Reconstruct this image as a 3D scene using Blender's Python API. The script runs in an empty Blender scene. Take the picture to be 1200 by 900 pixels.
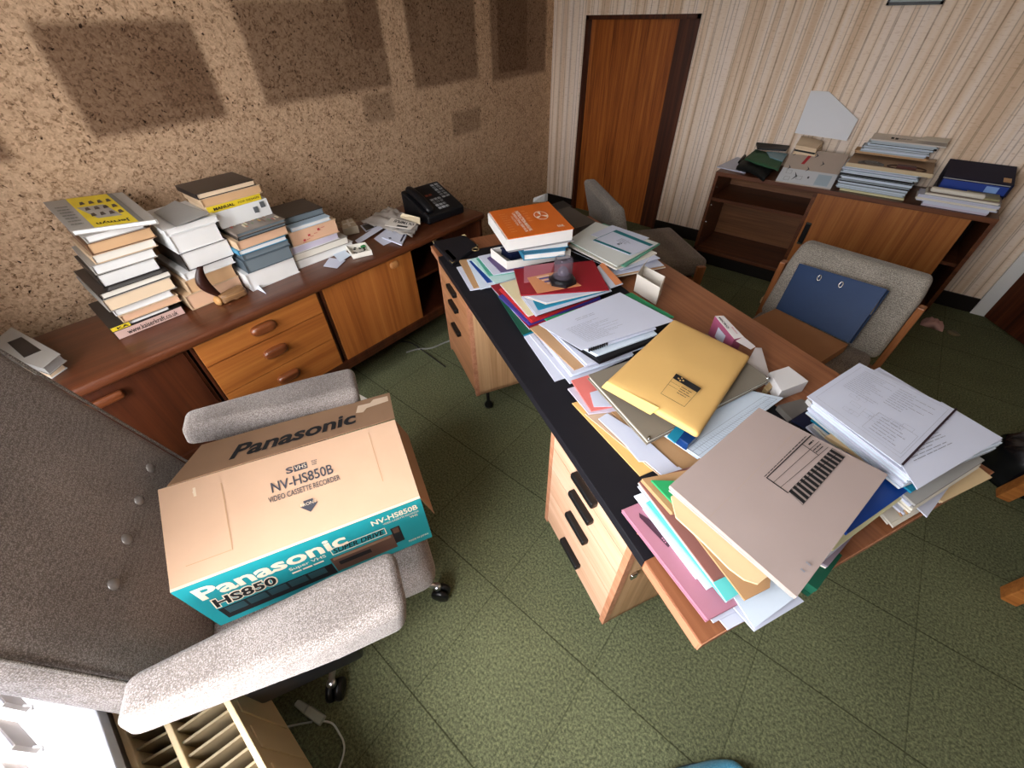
import bpy, bmesh, math, random
from mathutils import Vector, Matrix, noise
random.seed(7)
PI = math.pi
R = math.radians
SC = bpy.context.scene
COL = SC.collection

# ------------------------------------------------------------------ camera, light, exposure
cam = bpy.data.cameras.new('camera')
cam.sensor_fit = 'HORIZONTAL'; cam.sensor_width = 36.0; cam.lens = 472.2/1200*36.0
cam.clip_start = 0.02
cam_ob = bpy.data.objects.new('camera', cam); COL.objects.link(cam_ob)
_p, _r, _y = R(42.772), R(-1.2878), R(-40.5796)
_f = Vector((math.sin(_y)*math.cos(_p), math.cos(_y)*math.cos(_p), -math.sin(_p)))
_rt = Vector((math.cos(_y), -math.sin(_y), 0)); _up = _rt.cross(_f)
_r2 = _rt*math.cos(_r)+_up*math.sin(_r); _u2 = -_rt*math.sin(_r)+_up*math.cos(_r)
_m = Matrix((_r2, _u2, -_f)).transposed().to_4x4(); _m.translation = Vector((0, 0, 1.6))
cam_ob.matrix_world = _m
SC.camera = cam_ob

SC.view_settings.view_transform = 'Standard'; SC.view_settings.look = 'None'
SC.view_settings.gamma = 1.0; SC.view_settings.use_curve_mapping = False
SC.view_settings.exposure = 0.76

world = bpy.data.worlds.new('sky'); SC.world = world; world.use_nodes = True
wn = world.node_tree.nodes; wl = world.node_tree.links
bg = wn['Background']
# overcast sky above the horizon, duller ground below it
_tc = wn.new('ShaderNodeTexCoord'); _sx = wn.new('ShaderNodeSeparateXYZ'); _rp = wn.new('ShaderNodeValToRGB')
_rp.color_ramp.elements[0].position = .46; _rp.color_ramp.elements[0].color = (.33, .33, .32, 1)
_rp.color_ramp.elements[1].position = .54; _rp.color_ramp.elements[1].color = (.97, .97, 1.0, 1)
_mr = wn.new('ShaderNodeMapRange'); _mr.inputs[1].default_value = -1; _mr.inputs[2].default_value = 1
wl.new(_tc.outputs['Generated'], _sx.inputs[0]); wl.new(_sx.outputs[2], _mr.inputs[0]); wl.new(_mr.outputs[0], _rp.inputs[0]); wl.new(_rp.outputs[0], bg.inputs[0])
bg.inputs[1].default_value = 16.5
# sampling portal filling the opening of the big window behind the camera (window wall y = -0.49)
_pl = bpy.data.lights.new('window_portal', 'AREA'); _pl.shape = 'RECTANGLE'; _pl.size = 1.58; _pl.size_y = 1.63; _pl.cycles.is_portal = True
_po = bpy.data.objects.new('window_portal', _pl); COL.objects.link(_po); _po.location = (-.79, -.62, 1.335); _po.rotation_euler = (R(90), 0, 0)

# ------------------------------------------------------------------ materials
MATS = {}
def nt(name):
    m = bpy.data.materials.new(name); m.use_nodes = True
    return m, m.node_tree.nodes, m.node_tree.links, m.node_tree.nodes['Principled BSDF']
def lin(h):
    h = h.lstrip('#'); v = [int(h[i:i+2], 16)/255 for i in (0, 2, 4)]
    return tuple(c/12.92 if c <= .04045 else ((c+.055)/1.055)**2.4 for c in v)+(1,)
def plain(name, col, rough=.6, metal=0, spec=.3, var=0, alpha=1, trans=0):
    """a colour with a faint procedural mottling"""
    if name in MATS: return MATS[name]
    m, n, l, b = nt(name)
    c = lin(col)
    b.inputs['Roughness'].default_value = rough; b.inputs['Metallic'].default_value = metal
    b.inputs['Specular IOR Level'].default_value = spec
    if var:
        tc = n.new('ShaderNodeTexCoord'); nz = n.new('ShaderNodeTexNoise'); nz.inputs['Scale'].default_value = 14; nz.inputs['Detail'].default_value = 5
        mx = n.new('ShaderNodeMix'); mx.data_type = 'RGBA'
        mx.inputs[6].default_value = tuple(x*(1-var) for x in c[:3])+(1,); mx.inputs[7].default_value = tuple(min(1, x*(1+var)) for x in c[:3])+(1,)
        l.new(tc.outputs['Object'], nz.inputs['Vector']); l.new(nz.outputs['Fac'], mx.inputs[0]); l.new(mx.outputs[2], b.inputs['Base Color'])
    else: b.inputs['Base Color'].default_value = c
    if trans: b.inputs['Transmission Weight'].default_value = trans
    if alpha < 1: b.inputs['Alpha'].default_value = alpha
    MATS[name] = m; return m
def ramp(n, stops):
    r = n.new('ShaderNodeValToRGB'); e = r.color_ramp.elements
    while len(e) < len(stops): e.new(.5)
    for i, (p, c) in enumerate(stops): e[i].position = p; e[i].color = lin(c) if isinstance(c, str) else c
    return r
def wood(name, dark, mid, light, axis='X', scale=1.0, rough=.38, stripe=.5, coat=0):
    """straight veneer grain running along the given local axis"""
    if name in MATS: return MATS[name]
    m, n, l, b = nt(name)
    tc = n.new('ShaderNodeTexCoord'); mp = n.new('ShaderNodeMapping')
    s = [34*scale]*3; s['XYZ'.index(axis)] = 1.1*scale
    mp.inputs['Scale'].default_value = s
    n1 = n.new('ShaderNodeTexNoise'); n1.inputs['Scale'].default_value = 1.0; n1.inputs['Detail'].default_value = 7; n1.inputs['Roughness'].default_value = .62; n1.inputs['Distortion'].default_value = .35
    mp2 = n.new('ShaderNodeMapping'); s2 = [150*scale]*3; s2['XYZ'.index(axis)] = 3*scale; mp2.inputs['Scale'].default_value = s2
    n2 = n.new('ShaderNodeTexNoise'); n2.inputs['Scale'].default_value = 1.0; n2.inputs['Detail'].default_value = 3
    mix = n.new('ShaderNodeMath'); mix.operation = 'MULTIPLY_ADD'; mix.inputs[1].default_value = .35
    r = ramp(n, [(.28, dark), (.53, mid), (.80, light)])
    l.new(tc.outputs['Object'], mp.inputs[0]); l.new(mp.outputs[0], n1.inputs['Vector'])
    l.new(tc.outputs['Object'], mp2.inputs[0]); l.new(mp2.outputs[0], n2.inputs['Vector'])
    sub = n.new('ShaderNodeMath'); sub.operation = 'SUBTRACT'; sub.inputs[1].default_value = .5
    l.new(n2.outputs['Fac'], sub.inputs[0]); l.new(sub.outputs[0], mix.inputs[0]); l.new(n1.outputs['Fac'], mix.inputs[2])
    l.new(mix.outputs[0], r.inputs[0]); l.new(r.outputs[0], b.inputs['Base Color'])
    b.inputs['Roughness'].default_value = rough; b.inputs['Specular IOR Level'].default_value = .4
    b.inputs['Coat Weight'].default_value = coat; b.inputs['Coat Roughness'].default_value = .25
    MATS[name] = m; return m
def tweed(name, dark, light, scale=260, soil=None):
    """chunky woven upholstery: two crossed wave weaves with flecks and bump"""
    if name in MATS: return MATS[name]
    m, n, l, b = nt(name)
    tc = n.new('ShaderNodeTexCoord')
    v = n.new('ShaderNodeTexVoronoi'); v.inputs['Scale'].default_value = scale; v.inputs['Randomness'].default_value = .7
    nz = n.new('ShaderNodeTexNoise'); nz.inputs['Scale'].default_value = scale*.8; nz.inputs['Detail'].default_value = 2
    big = n.new('ShaderNodeTexNoise'); big.inputs['Scale'].default_value = 5; big.inputs['Detail'].default_value = 3
    for q in (v, nz, big): l.new(tc.outputs['Object'], q.inputs['Vector'])
    r = ramp(n, [(.22, light), (.60, dark)]); l.new(v.outputs['Distance'], r.inputs[0])
    mx = n.new('ShaderNodeMix'); mx.data_type = 'RGBA'; mx.blend_type = 'OVERLAY'; mx.inputs[0].default_value = .8
    l.new(r.outputs[0], mx.inputs[6]); l.new(nz.outputs['Color'], mx.inputs[7])
    hs = n.new('ShaderNodeHueSaturation'); hs.inputs['Saturation'].default_value = 1.0
    rb = ramp(n, [(.35, (.80, .80, .80, 1)), (.65, (1, 1, 1, 1))]); l.new(big.outputs['Fac'], rb.inputs[0])
    mu = n.new('ShaderNodeMix'); mu.data_type = 'RGBA'; mu.blend_type = 'MULTIPLY'; mu.inputs[0].default_value = 1
    bw = n.new('ShaderNodeRGBToBW'); l.new(nz.outputs['Color'], bw.inputs[0]); l.new(bw.outputs[0], mx.inputs[7])
    l.new(mx.outputs[2], hs.inputs['Color']); l.new(hs.outputs[0], mu.inputs[6]); l.new(rb.outputs[0], mu.inputs[7])
    l.new(mu.outputs[2], b.inputs['Base Color'])
    bp = n.new('ShaderNodeBump'); bp.inputs['Strength'].default_value = .3; bp.inputs['Distance'].default_value = .001; bp.invert = True
    l.new(v.outputs['Distance'], bp.inputs['Height']); l.new(bp.outputs[0], b.inputs['Normal'])
    b.inputs['Roughness'].default_value = .95; b.inputs['Specular IOR Level'].default_value = .1
    b.inputs['Sheen Weight'].default_value = .15
    MATS[name] = m; return m

# ------------------------------------------------------------------ mesh helpers
def tag(o, label=None, cat=None, group=None, kind=None):
    if label: o['label'] = label
    if cat: o['category'] = cat
    if group: o['group'] = group
    if kind: o['kind'] = kind
    return o
def empty(name, loc, rz=0.0, label=None, cat=None, group=None):
    o = bpy.data.objects.new(name, None); COL.objects.link(o)
    o.location = loc; o.rotation_euler = (0, 0, rz); o.empty_display_size = .1
    return tag(o, label, cat, group)
def root_loc(o):
    v = Vector((0, 0, 0))
    while o is not None: v += o.location; o = o.parent
    return v
class MB:
    """collects faces of one mesh"""
    def __init__(s): s.v = []; s.f = []; s.mi = []
    def add(s, vs, fs, mi=0):
        k = len(s.v); s.v += [Vector(q) for q in vs]
        s.f += [tuple(i+k for i in f) for f in fs]; s.mi += [mi]*len(fs); return s
    def hexa(s, b, t, mi=0, mtop=None):
        s.add(list(b)+list(t), [(3, 2, 1, 0), (0, 1, 5, 4), (1, 2, 6, 5), (2, 3, 7, 6), (3, 0, 4, 7)], mi)
        k = len(s.v); s.f.append((k-4, k-3, k-2, k-1)); s.mi.append(mi if mtop is None else mtop); return s
    def box(s, lo, hi, mi=0):
        x0, y0, z0 = lo; x1, y1, z1 = hi
        return s.hexa([(x0, y0, z0), (x1, y0, z0), (x1, y1, z0), (x0, y1, z0)], [(x0, y0, z1), (x1, y0, z1), (x1, y1, z1), (x0, y1, z1)], mi)
    def slab(s, top, th, mi=0, mtop=None):
        top = ccw(top); return s.hexa([(x, y, z-th) for x, y, z in top], top, mi, mtop)
    def sheet(s, top, th, nu=10, nv=8, bend=None, mi=0):
        """thin sheet spanning a quad, gently waved"""
        a, b, c, d = [Vector(q) for q in ccw(top)]
        T = []
        for j in range(nv+1):
            for i in range(nu+1):
                u, v = i/nu, j/nv
                p = (a*(1-u)+b*u)*(1-v)+(d*(1-u)+c*u)*v
                if bend: p = p+Vector((0, 0, bend(u, v)))
                T.append(p)
        B = [p-Vector((0, 0, th)) for p in T]; N = len(T); w = nu+1; F = []
        for j in range(nv):
            for i in range(nu):
                q = j*w+i; F.append((q, q+1, q+w+1, q+w)); F.append((N+q, N+q+w, N+q+w+1, N+q+1))
        ring = [i for i in range(w)]+[j*w+nu for j in range(1, nv+1)]+[nv*w+i for i in range(nu-1, -1, -1)]+[j*w for j in range(nv-1, 0, -1)]
        for k in range(len(ring)):
            p, q = ring[k], ring[(k+1) % len(ring)]; F.append((q, p, N+p, N+q))
        return s.add(T+B, F, mi)
    def prism(s, poly, z0, z1, mi=0, mtop=None):
        if area2(poly) < 0: poly = poly[::-1]
        n = len(poly)
        s.add([(x, y, z0) for x, y in poly]+[(x, y, z1) for x, y in poly], [tuple(range(n-1, -1, -1))]+[(i, (i+1) % n, n+(i+1) % n, n+i) for i in range(n)], mi)
        k = len(s.v); s.f.append(tuple(range(k-n, k))); s.mi.append(mi if mtop is None else mtop); return s
    def extrude(s, pts, vec, mi=0):
        """planar polygon in 3D swept by a vector"""
        n = len(pts); P = [Vector(p) for p in pts]; v = Vector(vec)
        nn = sum(((P[i]-P[0]).cross(P[(i+1) % n]-P[0]) for i in range(n)), Vector())
        if nn.dot(v) < 0: P = P[::-1]
        return s.add(P+[p+v for p in P], [tuple(range(n-1, -1, -1)), tuple(range(n, 2*n))]+[(i, (i+1) % n, n+(i+1) % n, n+i) for i in range(n)], mi)
    def tube(s, pts, r, n=8, mi=0, cap=True):
        P = [Vector(p) for p in pts]; rr = r if isinstance(r, (list, tuple)) else [r]*len(P)
        vs = []; ref = Vector((0, 0, 1))
        for i, p in enumerate(P):
            t = (P[min(i+1, len(P)-1)]-P[max(i-1, 0)]).normalized()
            a = t.cross(ref)
            if a.length < .15: a = t.cross(Vector((1, 0, 0)))
            a.normalize(); b = t.cross(a)
            vs += [p+(a*math.cos(2*PI*k/n)+b*math.sin(2*PI*k/n))*rr[i] for k in range(n)]
        fs = [(i*n+k, i*n+(k+1) % n, (i+1)*n+(k+1) % n, (i+1)*n+k) for i in range(len(P)-1) for k in range(n)]
        if cap: fs += [tuple(range(n-1, -1, -1)), tuple(range((len(P)-1)*n, len(P)*n))]
        return s.add(vs, fs, mi)
    def lathe(s, c, prof, n=24, mi=0, axis=None):
        """(radius, height) profile turned about a vertical axis through c"""
        c = Vector(c); vs = []
        M = axis.to_track_quat('Z', 'Y').to_matrix() if axis is not None else Matrix.Identity(3)
        for r, h in prof: vs += [c+M@Vector((r*math.cos(2*PI*k/n), r*math.sin(2*PI*k/n), h)) for k in range(n)]
        fs = [(i*n+k, i*n+(k+1) % n, (i+1)*n+(k+1) % n, (i+1)*n+k) for i in range(len(prof)-1) for k in range(n)]
        fs += [tuple(range(n-1, -1, -1)), tuple(range((len(prof)-1)*n, len(prof)*n))]
        return s.add(vs, fs, mi)
    def rbox(s, lo, hi, r, seg=4, fn=None, sub=6, mi=0):
        """rounded box (cushion) optionally warped by fn"""
        lo, hi = Vector(lo), Vector(hi); c = (lo+hi)/2; h = (hi-lo)/2
        rr = [min(r, x*.999) for x in h] if not isinstance(r, (list, tuple)) else r
        def ax(hh, q):
            inner = hh-q; a = [-hh+q*(1-math.cos(PI/2*i/seg)) for i in range(seg)]
            mid = [-inner+2*inner*i/sub for i in range(sub+1)]
            return a+mid+[-x for x in a[::-1]]
        A = [ax(h[i], rr[i]) for i in range(3)]; idx = {}; V = []; F = []
        def vert(p):
            k = tuple(round(x, 6) for x in p)
            if k in idx: return idx[k]
            q = Vector(p); inn = Vector([max(-(h[i]-rr[i]), min(h[i]-rr[i], q[i])) for i in range(3)])
            d = Vector([(q[i]-inn[i])/rr[i] for i in range(3)])
            if d.length > 1e-9: d.normalize(); q = inn+Vector([d[i]*rr[i] for i in range(3)])
            q = q+c
            if fn: q = Vector(fn(q))
            idx[k] = len(V); V.append(q); return idx[k]
        for i in range(3):
            j, k = (i+1) % 3, (i+2) % 3
            for sg in (-1, 1):
                for p in range(len(A[j])-1):
                    for q in range(len(A[k])-1):
                        def mk(a, b):
                            x = [0, 0, 0]; x[i] = sg*h[i]; x[j] = A[j][a]; x[k] = A[k][b]; return vert(x)
                        f = [mk(p, q), mk(p+1, q), mk(p+1, q+1), mk(p, q+1)]
                        if sg < 0: f = f[::-1]
                        if len(set(f)) >= 3: F.append(tuple(dict.fromkeys(f)))
        return s.add(V, F, mi)
    def build(s, name, mats, parent=None, smooth=False, local=False, bevel=0):
        """one mesh object; world vertices unless local"""
        if not isinstance(mats, (list, tuple)): mats = [mats]
        if parent is None:
            xs = [min(v[i] for v in s.v) for i in range(3)]; ys = [max(v[i] for v in s.v) for i in range(3)]
            off = Vector(((xs[0]+ys[0])/2, (xs[1]+ys[1])/2, xs[2]))
        else: off = root_loc(parent)
        if local: off = Vector((0, 0, 0))
        me = bpy.data.meshes.new(name); me.from_pydata([tuple(v-off) for v in s.v], [], s.f); me.update()
        for m in mats: me.materials.append(m)
        for p, k in zip(me.polygons, s.mi): p.material_index = k; p.use_smooth = smooth
        o = bpy.data.objects.new(name, me); COL.objects.link(o)
        if parent is not None: o.parent = parent
        else: o.location = off
        if bevel:
            b = o.modifiers.new('bevel', 'BEVEL'); b.width = bevel; b.segments = 2; b.limit_method = 'ANGLE'; b.angle_limit = R(40)
        return o
def area2(p): return sum(p[i][0]*p[(i+1) % len(p)][1]-p[(i+1) % len(p)][0]*p[i][1] for i in range(len(p)))
def ccw(q):
    return list(q) if area2(q) > 0 else [q[0], q[3], q[2], q[1]]
def quad_map(q):
    """(u, v) in 0..1 on a quad given as bottom-left, bottom-right, top-right, top-left; w lifts along the normal"""
    a, b, c, d = [Vector(x) for x in q]
    n = (b-a).cross(d-a).normalized()
    def f(u, v, w=.0006): return (a*(1-u)+b*u)*(1-v)+(d*(1-u)+c*u)*v+n*w
    return f
_txt = {}
def text_geo(s, shear=0, bold=0):
    key = (s, shear, bold)
    if key in _txt: return _txt[key]
    cu = bpy.data.curves.new('t', 'FONT'); cu.body = s; cu.size = 1; cu.shear = shear; cu.offset = bold; cu.resolution_u = 3
    o = bpy.data.objects.new('t', cu); COL.objects.link(o)
    bpy.context.view_layer.update()
    me = o.to_mesh(); V = [v.co.copy() for v in me.vertices]; F = [tuple(p.vertices) for p in me.polygons]
    o.to_mesh_clear(); bpy.data.objects.remove(o); bpy.data.curves.remove(cu)
    x0 = min(v.x for v in V); x1 = max(v.x for v in V); y0 = min(v.y for v in V); y1 = max(v.y for v in V)
    V = [((v.x-x0)/(x1-x0), (v.y-y0)/(y1-y0)) for v in V]
    _txt[key] = (V, F); return _txt[key]
def put_text(mb, q, s, u0, u1, v0, v1, mi=0, shear=0, bold=0, w=.0008, rot=0):
    f = quad_map(q); V, F = text_geo(s, shear, bold); out = []
    for a, b in V:
        if rot == 90: a, b = 1-b, a
        elif rot == -90: a, b = b, 1-a
        elif rot == 180: a, b = 1-a, 1-b
        out.append(f(u0+(u1-u0)*a, v0+(v1-v0)*b, w))
    mb.add(out, F, mi)
def put_rect(mb, q, u0, u1, v0, v1, mi=0, w=.0006):
    f = quad_map(q); mb.add([f(u0, v0, w), f(u1, v0, w), f(u1, v1, w), f(u0, v1, w)], [(0, 1, 2, 3)], mi)
def put_poly(mb, q, uv, mi=0, w=.0006):
    f = quad_map(q); mb.add([f(u, v, w) for u, v in uv], [tuple(range(len(uv)))], mi)
def put_lines(mb, q, u0, u1, v0, v1, n, mi=0, fill=.35, seed=1, rag=.4, words=6, w=.0006):
    """printed lines of words"""
    rnd = random.Random(seed); dv = (v1-v0)/n
    for i in range(n):
        vv = v1-dv*(i+.5); end = u0+(u1-u0)*(1-rag*rnd.random()); u = u0
        while u < end-.005:
            L = (u1-u0)/words*(.4+rnd.random()*.8); e = min(end, u+L*.86)
            put_rect(mb, q, u, e, vv-dv*fill/2, vv+dv*fill/2, mi, w); u += L
def put_frame(mb, q, u0, u1, v0, v1, t, mi=0, w=.0006, tv=None):
    tv = tv or t
    put_rect(mb, q, u0, u1, v0, v0+tv, mi, w); put_rect(mb, q, u0, u1, v1-tv, v1, mi, w)
    put_rect(mb, q, u0, u0+t, v0, v1, mi, w); put_rect(mb, q, u1-t, u1, v0, v1, mi, w)

# ------------------------------------------------------------------ setting: cork wall, papered wall, window wall, floor
def math_node(n, l, op, a, b=None, c=None):
    m = n.new('ShaderNodeMath'); m.operation = op
    for i, x in enumerate((a, b, c)):
        if x is None: continue
        if hasattr(x, 'links'): l.new(x, m.inputs[i])
        else: m.inputs[i].default_value = x
    return m.outputs[0]
def cork_material(patches):
    m, n, l, b = nt('cork')
    tc = n.new('ShaderNodeTexCoord')
    mp = n.new('ShaderNodeMapping'); l.new(tc.outputs['Object'], mp.inputs[0])
    v = n.new('ShaderNodeTexVoronoi'); v.inputs['Scale'].default_value = 96
    v2 = n.new('ShaderNodeTexVoronoi'); v2.inputs['Scale'].default_value = 170
    nz = n.new('ShaderNodeTexNoise'); nz.inputs['Scale'].default_value = 9; nz.inputs['Detail'].default_value = 6
    dis = n.new('ShaderNodeTexNoise'); dis.inputs['Scale'].default_value = 45
    add = n.new('ShaderNodeMix'); add.data_type = 'VECTOR'; add.inputs[0].default_value = .02
    l.new(mp.outputs[0], add.inputs[4]); l.new(dis.outputs['Color'], add.inputs[5]); l.new(mp.outputs[0], dis.inputs['Vector'])
    for q in (v, v2): l.new(add.outputs[1], q.inputs['Vector'])
    l.new(mp.outputs[0], nz.inputs['Vector'])
    bw = n.new('ShaderNodeSeparateColor'); l.new(v.outputs['Color'], bw.inputs[0])
    bw2 = n.new('ShaderNodeSeparateColor'); l.new(v2.outputs['Color'], bw2.inputs[0])
    g = math_node(n, l, 'MULTIPLY_ADD', bw.outputs[0], .38, math_node(n, l, 'MULTIPLY', bw2.outputs[0], .38))
    g = math_node(n, l, 'MULTIPLY_ADD', nz.outputs['Fac'], .3, g)
    r = ramp(n, [(.17, '#2c1b12'), (.24, '#927357'), (.50, '#c4a485'), (.85, '#d9b998'), (1.0, '#e8cfb0')]); l.new(g, r.inputs[0])
    # old pictures and boards left unfaded (darker) rectangles in the cork
    sx = n.new('ShaderNodeSeparateXYZ'); l.new(tc.outputs['Object'], sx.inputs[0])
    tot = None
    for x0, x1, z0, z1, k in patches:
        e = .022
        def sm(val, lo, hi):
            q = n.new('ShaderNodeMapRange'); q.interpolation_type = 'SMOOTHSTEP'; q.inputs[1].default_value = lo; q.inputs[2].default_value = hi; l.new(val, q.inputs[0]); return q.outputs[0]
        a = math_node(n, l, 'MULTIPLY', sm(sx.outputs[0], x0-e, x0+e), sm(sx.outputs[0], x1+e, x1-e))
        c = math_node(n, l, 'MULTIPLY', sm(sx.outputs[2], z0-e, z0+e), sm(sx.outputs[2], z1+e, z1-e))
        a = math_node(n, l, 'MULTIPLY', math_node(n, l, 'MULTIPLY', a, c), k)
        tot = a if tot is None else math_node(n, l, 'MAXIMUM', tot, a)
    mx = n.new('ShaderNodeMix'); mx.data_type = 'RGBA'; mx.blend_type = 'MULTIPLY'
    l.new(tot, mx.inputs[0]); l.new(r.outputs[0], mx.inputs[6]); mx.inputs[7].default_value = (.25, .2, .17, 1)
    l.new(mx.outputs[2], b.inputs['Base Color'])
    bp = n.new('ShaderNodeBump'); bp.inputs['Strength'].default_value = .5; bp.inputs['Distance'].default_value = .004
    l.new(g, bp.inputs['Height']); l.new(bp.outputs[0], b.inputs['Normal'])
    b.inputs['Roughness'].default_value = .9; b.inputs['Specular IOR Level'].default_value = .15
    return m
CORK = cork_material([(-1.0, .60, 1.24, 3, .8), (.85, 1.38, 1.26, 1.60, .82), (1.14, 1.38, 1.30, 1.52, .9), (1.58, 2.42, 1.27, 1.66, .72), (2.18, 2.42, 1.44, 3, .85),
                      (2.62, 3.30, 1.23, 3, .72), (2.62, 2.75, 1.40, 3, .8), (3.48, 4.3, 1.19, 3, .7), (3.56, 4.0, 1.22, 3, .9), (2.17, 2.40, 1.10, 1.25, .5), (2.95, 3.3, .90, 1.05, .5)])
def wallpaper_material():
    m, n, l, b = nt('striped_wallpaper')
    tc = n.new('ShaderNodeTexCoord'); sx = n.new('ShaderNodeSeparateXYZ'); l.new(tc.outputs['Object'], sx.inputs[0])
    def n1(scale_x, scale_z, detail, rough=.5):
        mp = n.new('ShaderNodeMapping'); mp.inputs['Scale'].default_value = (scale_x, 1, scale_z)
        q = n.new('ShaderNodeTexNoise'); q.inputs['Scale'].default_value = 1; q.inputs['Detail'].default_value = detail; q.inputs['Roughness'].default_value = rough
        l.new(tc.outputs['Object'], mp.inputs[0]); l.new(mp.outputs[0], q.inputs['Vector']); return q.outputs['Fac']
    broad = n1(16, .25, 2); r = ramp(n, [(.38, '#dfc3a6'), (.5, '#f0dcc7'), (.62, '#f3e2d3')]); l.new(broad, r.inputs[0])
    # thin dark thread lines every few centimetres, slightly irregular
    wob = math_node(n, l, 'MULTIPLY_ADD', n1(3, .8, 2), .012, sx.outputs[0])
    fr = math_node(n, l, 'PINGPONG', wob, .029)
    ln = n.new('ShaderNodeMapRange'); ln.inputs[1].default_value = .0042; ln.inputs[2].default_value = .0008; l.new(fr, ln.inputs[0])
    fr2 = math_node(n, l, 'PINGPONG', math_node(n, l, 'MULTIPLY_ADD', n1(4, .5, 2), .05, sx.outputs[0]), .047)
    ln2 = n.new('ShaderNodeMapRange'); ln2.inputs[1].default_value = .006; ln2.inputs[2].default_value = .001; l.new(fr2, ln2.inputs[0])
    ln_t = math_node(n, l, 'MINIMUM', math_node(n, l, 'MULTIPLY_ADD', ln2.outputs[0], .55, math_node(n, l, 'MULTIPLY', ln.outputs[0], .7)), .85)
    ln_t = math_node(n, l, 'MULTIPLY', ln_t, math_node(n, l, 'MULTIPLY_ADD', n1(40, 14, 3), .9, .2))
    fine = n1(28, 170, 4); fm = ramp(n, [(.33, (.76, .68, .60, 1)), (.44, (1, 1, 1, 1))]); l.new(fine, fm.inputs[0])
    mu = n.new('ShaderNodeMix'); mu.data_type = 'RGBA'; mu.blend_type = 'MULTIPLY'; mu.inputs[0].default_value = .6
    l.new(r.outputs[0], mu.inputs[6]); l.new(fm.outputs[0], mu.inputs[7])
    mx = n.new('ShaderNodeMix'); mx.data_type = 'RGBA'; l.new(ln_t, mx.inputs[0]); l.new(mu.outputs[2], mx.inputs[6]); mx.inputs[7].default_value = lin('#6e4d31')
    l.new(mx.outputs[2], b.inputs['Base Color']); b.inputs['Roughness'].default_value = .85; b.inputs['Specular IOR Level'].default_value = .15
    return m
PAPERWALL = wallpaper_material()
def carpet_material():
    m, n, l, b = nt('green_carpet_tiles')
    tc = n.new('ShaderNodeTexCoord'); sx = n.new('ShaderNodeSeparateXYZ'); l.new(tc.outputs['Object'], sx.inputs[0])
    nz = n.new('ShaderNodeTexNoise'); nz.inputs['Scale'].default_value = 330; nz.inputs['Detail'].default_value = 3; nz.inputs['Roughness'].default_value = .7
    big = n.new('ShaderNodeTexNoise'); big.inputs['Scale'].default_value = 3.2; big.inputs['Detail'].default_value = 6
    mid = n.new('ShaderNodeTexNoise'); mid.inputs['Scale'].default_value = 130; mid.inputs['Detail'].default_value = 3
    for q in (nz, big, mid): l.new(tc.outputs['Object'], q.inputs['Vector'])
    g = math_node(n, l, 'MULTIPLY_ADD', mid.outputs['Fac'], .55, math_node(n, l, 'MULTIPLY', nz.outputs['Fac'], .5))
    r = ramp(n, [(.38, '#3d402a'), (.52, '#5f634a'), (.68, '#83865f')]); l.new(g, r.inputs[0])
    # each tile a slightly different tone
    comb = n.new('ShaderNodeCombineXYZ')
    tx = math_node(n, l, 'FLOOR', math_node(n, l, 'DIVIDE', math_node(n, l, 'ADD', sx.outputs[0], .036), .405))
    ty = math_node(n, l, 'FLOOR', math_node(n, l, 'DIVIDE', math_node(n, l, 'ADD', sx.outputs[1], .010), .4125))
    l.new(tx, comb.inputs[0]); l.new(ty, comb.inputs[1])
    wnz = n.new('ShaderNodeTexWhiteNoise'); wnz.noise_dimensions = '2D'; l.new(comb.outputs[0], wnz.inputs['Vector'])
    tone = math_node(n, l, 'MULTIPLY_ADD', wnz.outputs['Value'], .10, math_node(n, l, 'MULTIPLY_ADD', big.outputs['Fac'], .5, .70))
    mu = n.new('ShaderNodeMix'); mu.data_type = 'RGBA'; mu.blend_type = 'MULTIPLY'; mu.inputs[0].default_value = 1
    cb = n.new('ShaderNodeCombineColor')
    for i in range(3): l.new(tone, cb.inputs[i])
    l.new(r.outputs[0], mu.inputs[6]); l.new(cb.outputs[0], mu.inputs[7])
    # seams
    wob = math_node(n, l, 'MULTIPLY', math_node(n, l, 'SUBTRACT', mid.outputs['Fac'], .5), .004)
    px = math_node(n, l, 'PINGPONG', math_node(n, l, 'ADD', math_node(n, l, 'ADD', sx.outputs[0], .036+.405*20), wob), .2025)
    py = math_node(n, l, 'PINGPONG', math_node(n, l, 'ADD', math_node(n, l, 'ADD', sx.outputs[1], .010+.4125*20), wob), .20625)
    d1 = n.new('ShaderNodeMapRange'); d1.inputs[1].default_value = .0028; d1.inputs[2].default_value = .0008; d1.inputs[4].default_value = .45; l.new(px, d1.inputs[0])
    d2 = n.new('ShaderNodeMapRange'); d2.inputs[1].default_value = .0032; d2.inputs[2].default_value = .0008; d2.inputs[4].default_value = .8; l.new(py, d2.inputs[0])
    sm = math_node(n, l, 'MAXIMUM', d1.outputs[0], d2.outputs[0])
    mx = n.new('ShaderNodeMix'); mx.data_type = 'RGBA'; l.new(sm, mx.inputs[0]); l.new(mu.outputs[2], mx.inputs[6]); mx.inputs[7].default_value = lin('#23240f')
    l.new(mx.outputs[2], b.inputs['Base Color'])
    bp = n.new('ShaderNodeBump'); bp.inputs['Strength'].default_value = .6; bp.inputs['Distance'].default_value = .003
    l.new(g, bp.inputs['Height']); l.new(bp.outputs[0], b.inputs['Normal'])
    b.inputs['Roughness'].default_value = .95; b.inputs['Specular IOR Level'].default_value = .1
    return m
WHITE_PAINT = plain('white_paint', '#e9e9e6', .4)
SKIRT = plain('dark_skirting', '#1d1613', .5)
DOORWOOD = wood('door_veneer', '#6a3010', '#a05822', '#bf7636', 'Z', 1.3, .35, coat=.3)
LINING = wood('door_lining', '#2a130a', '#4a2412', '#6a3a1e', 'Z', .8, .4)
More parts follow.
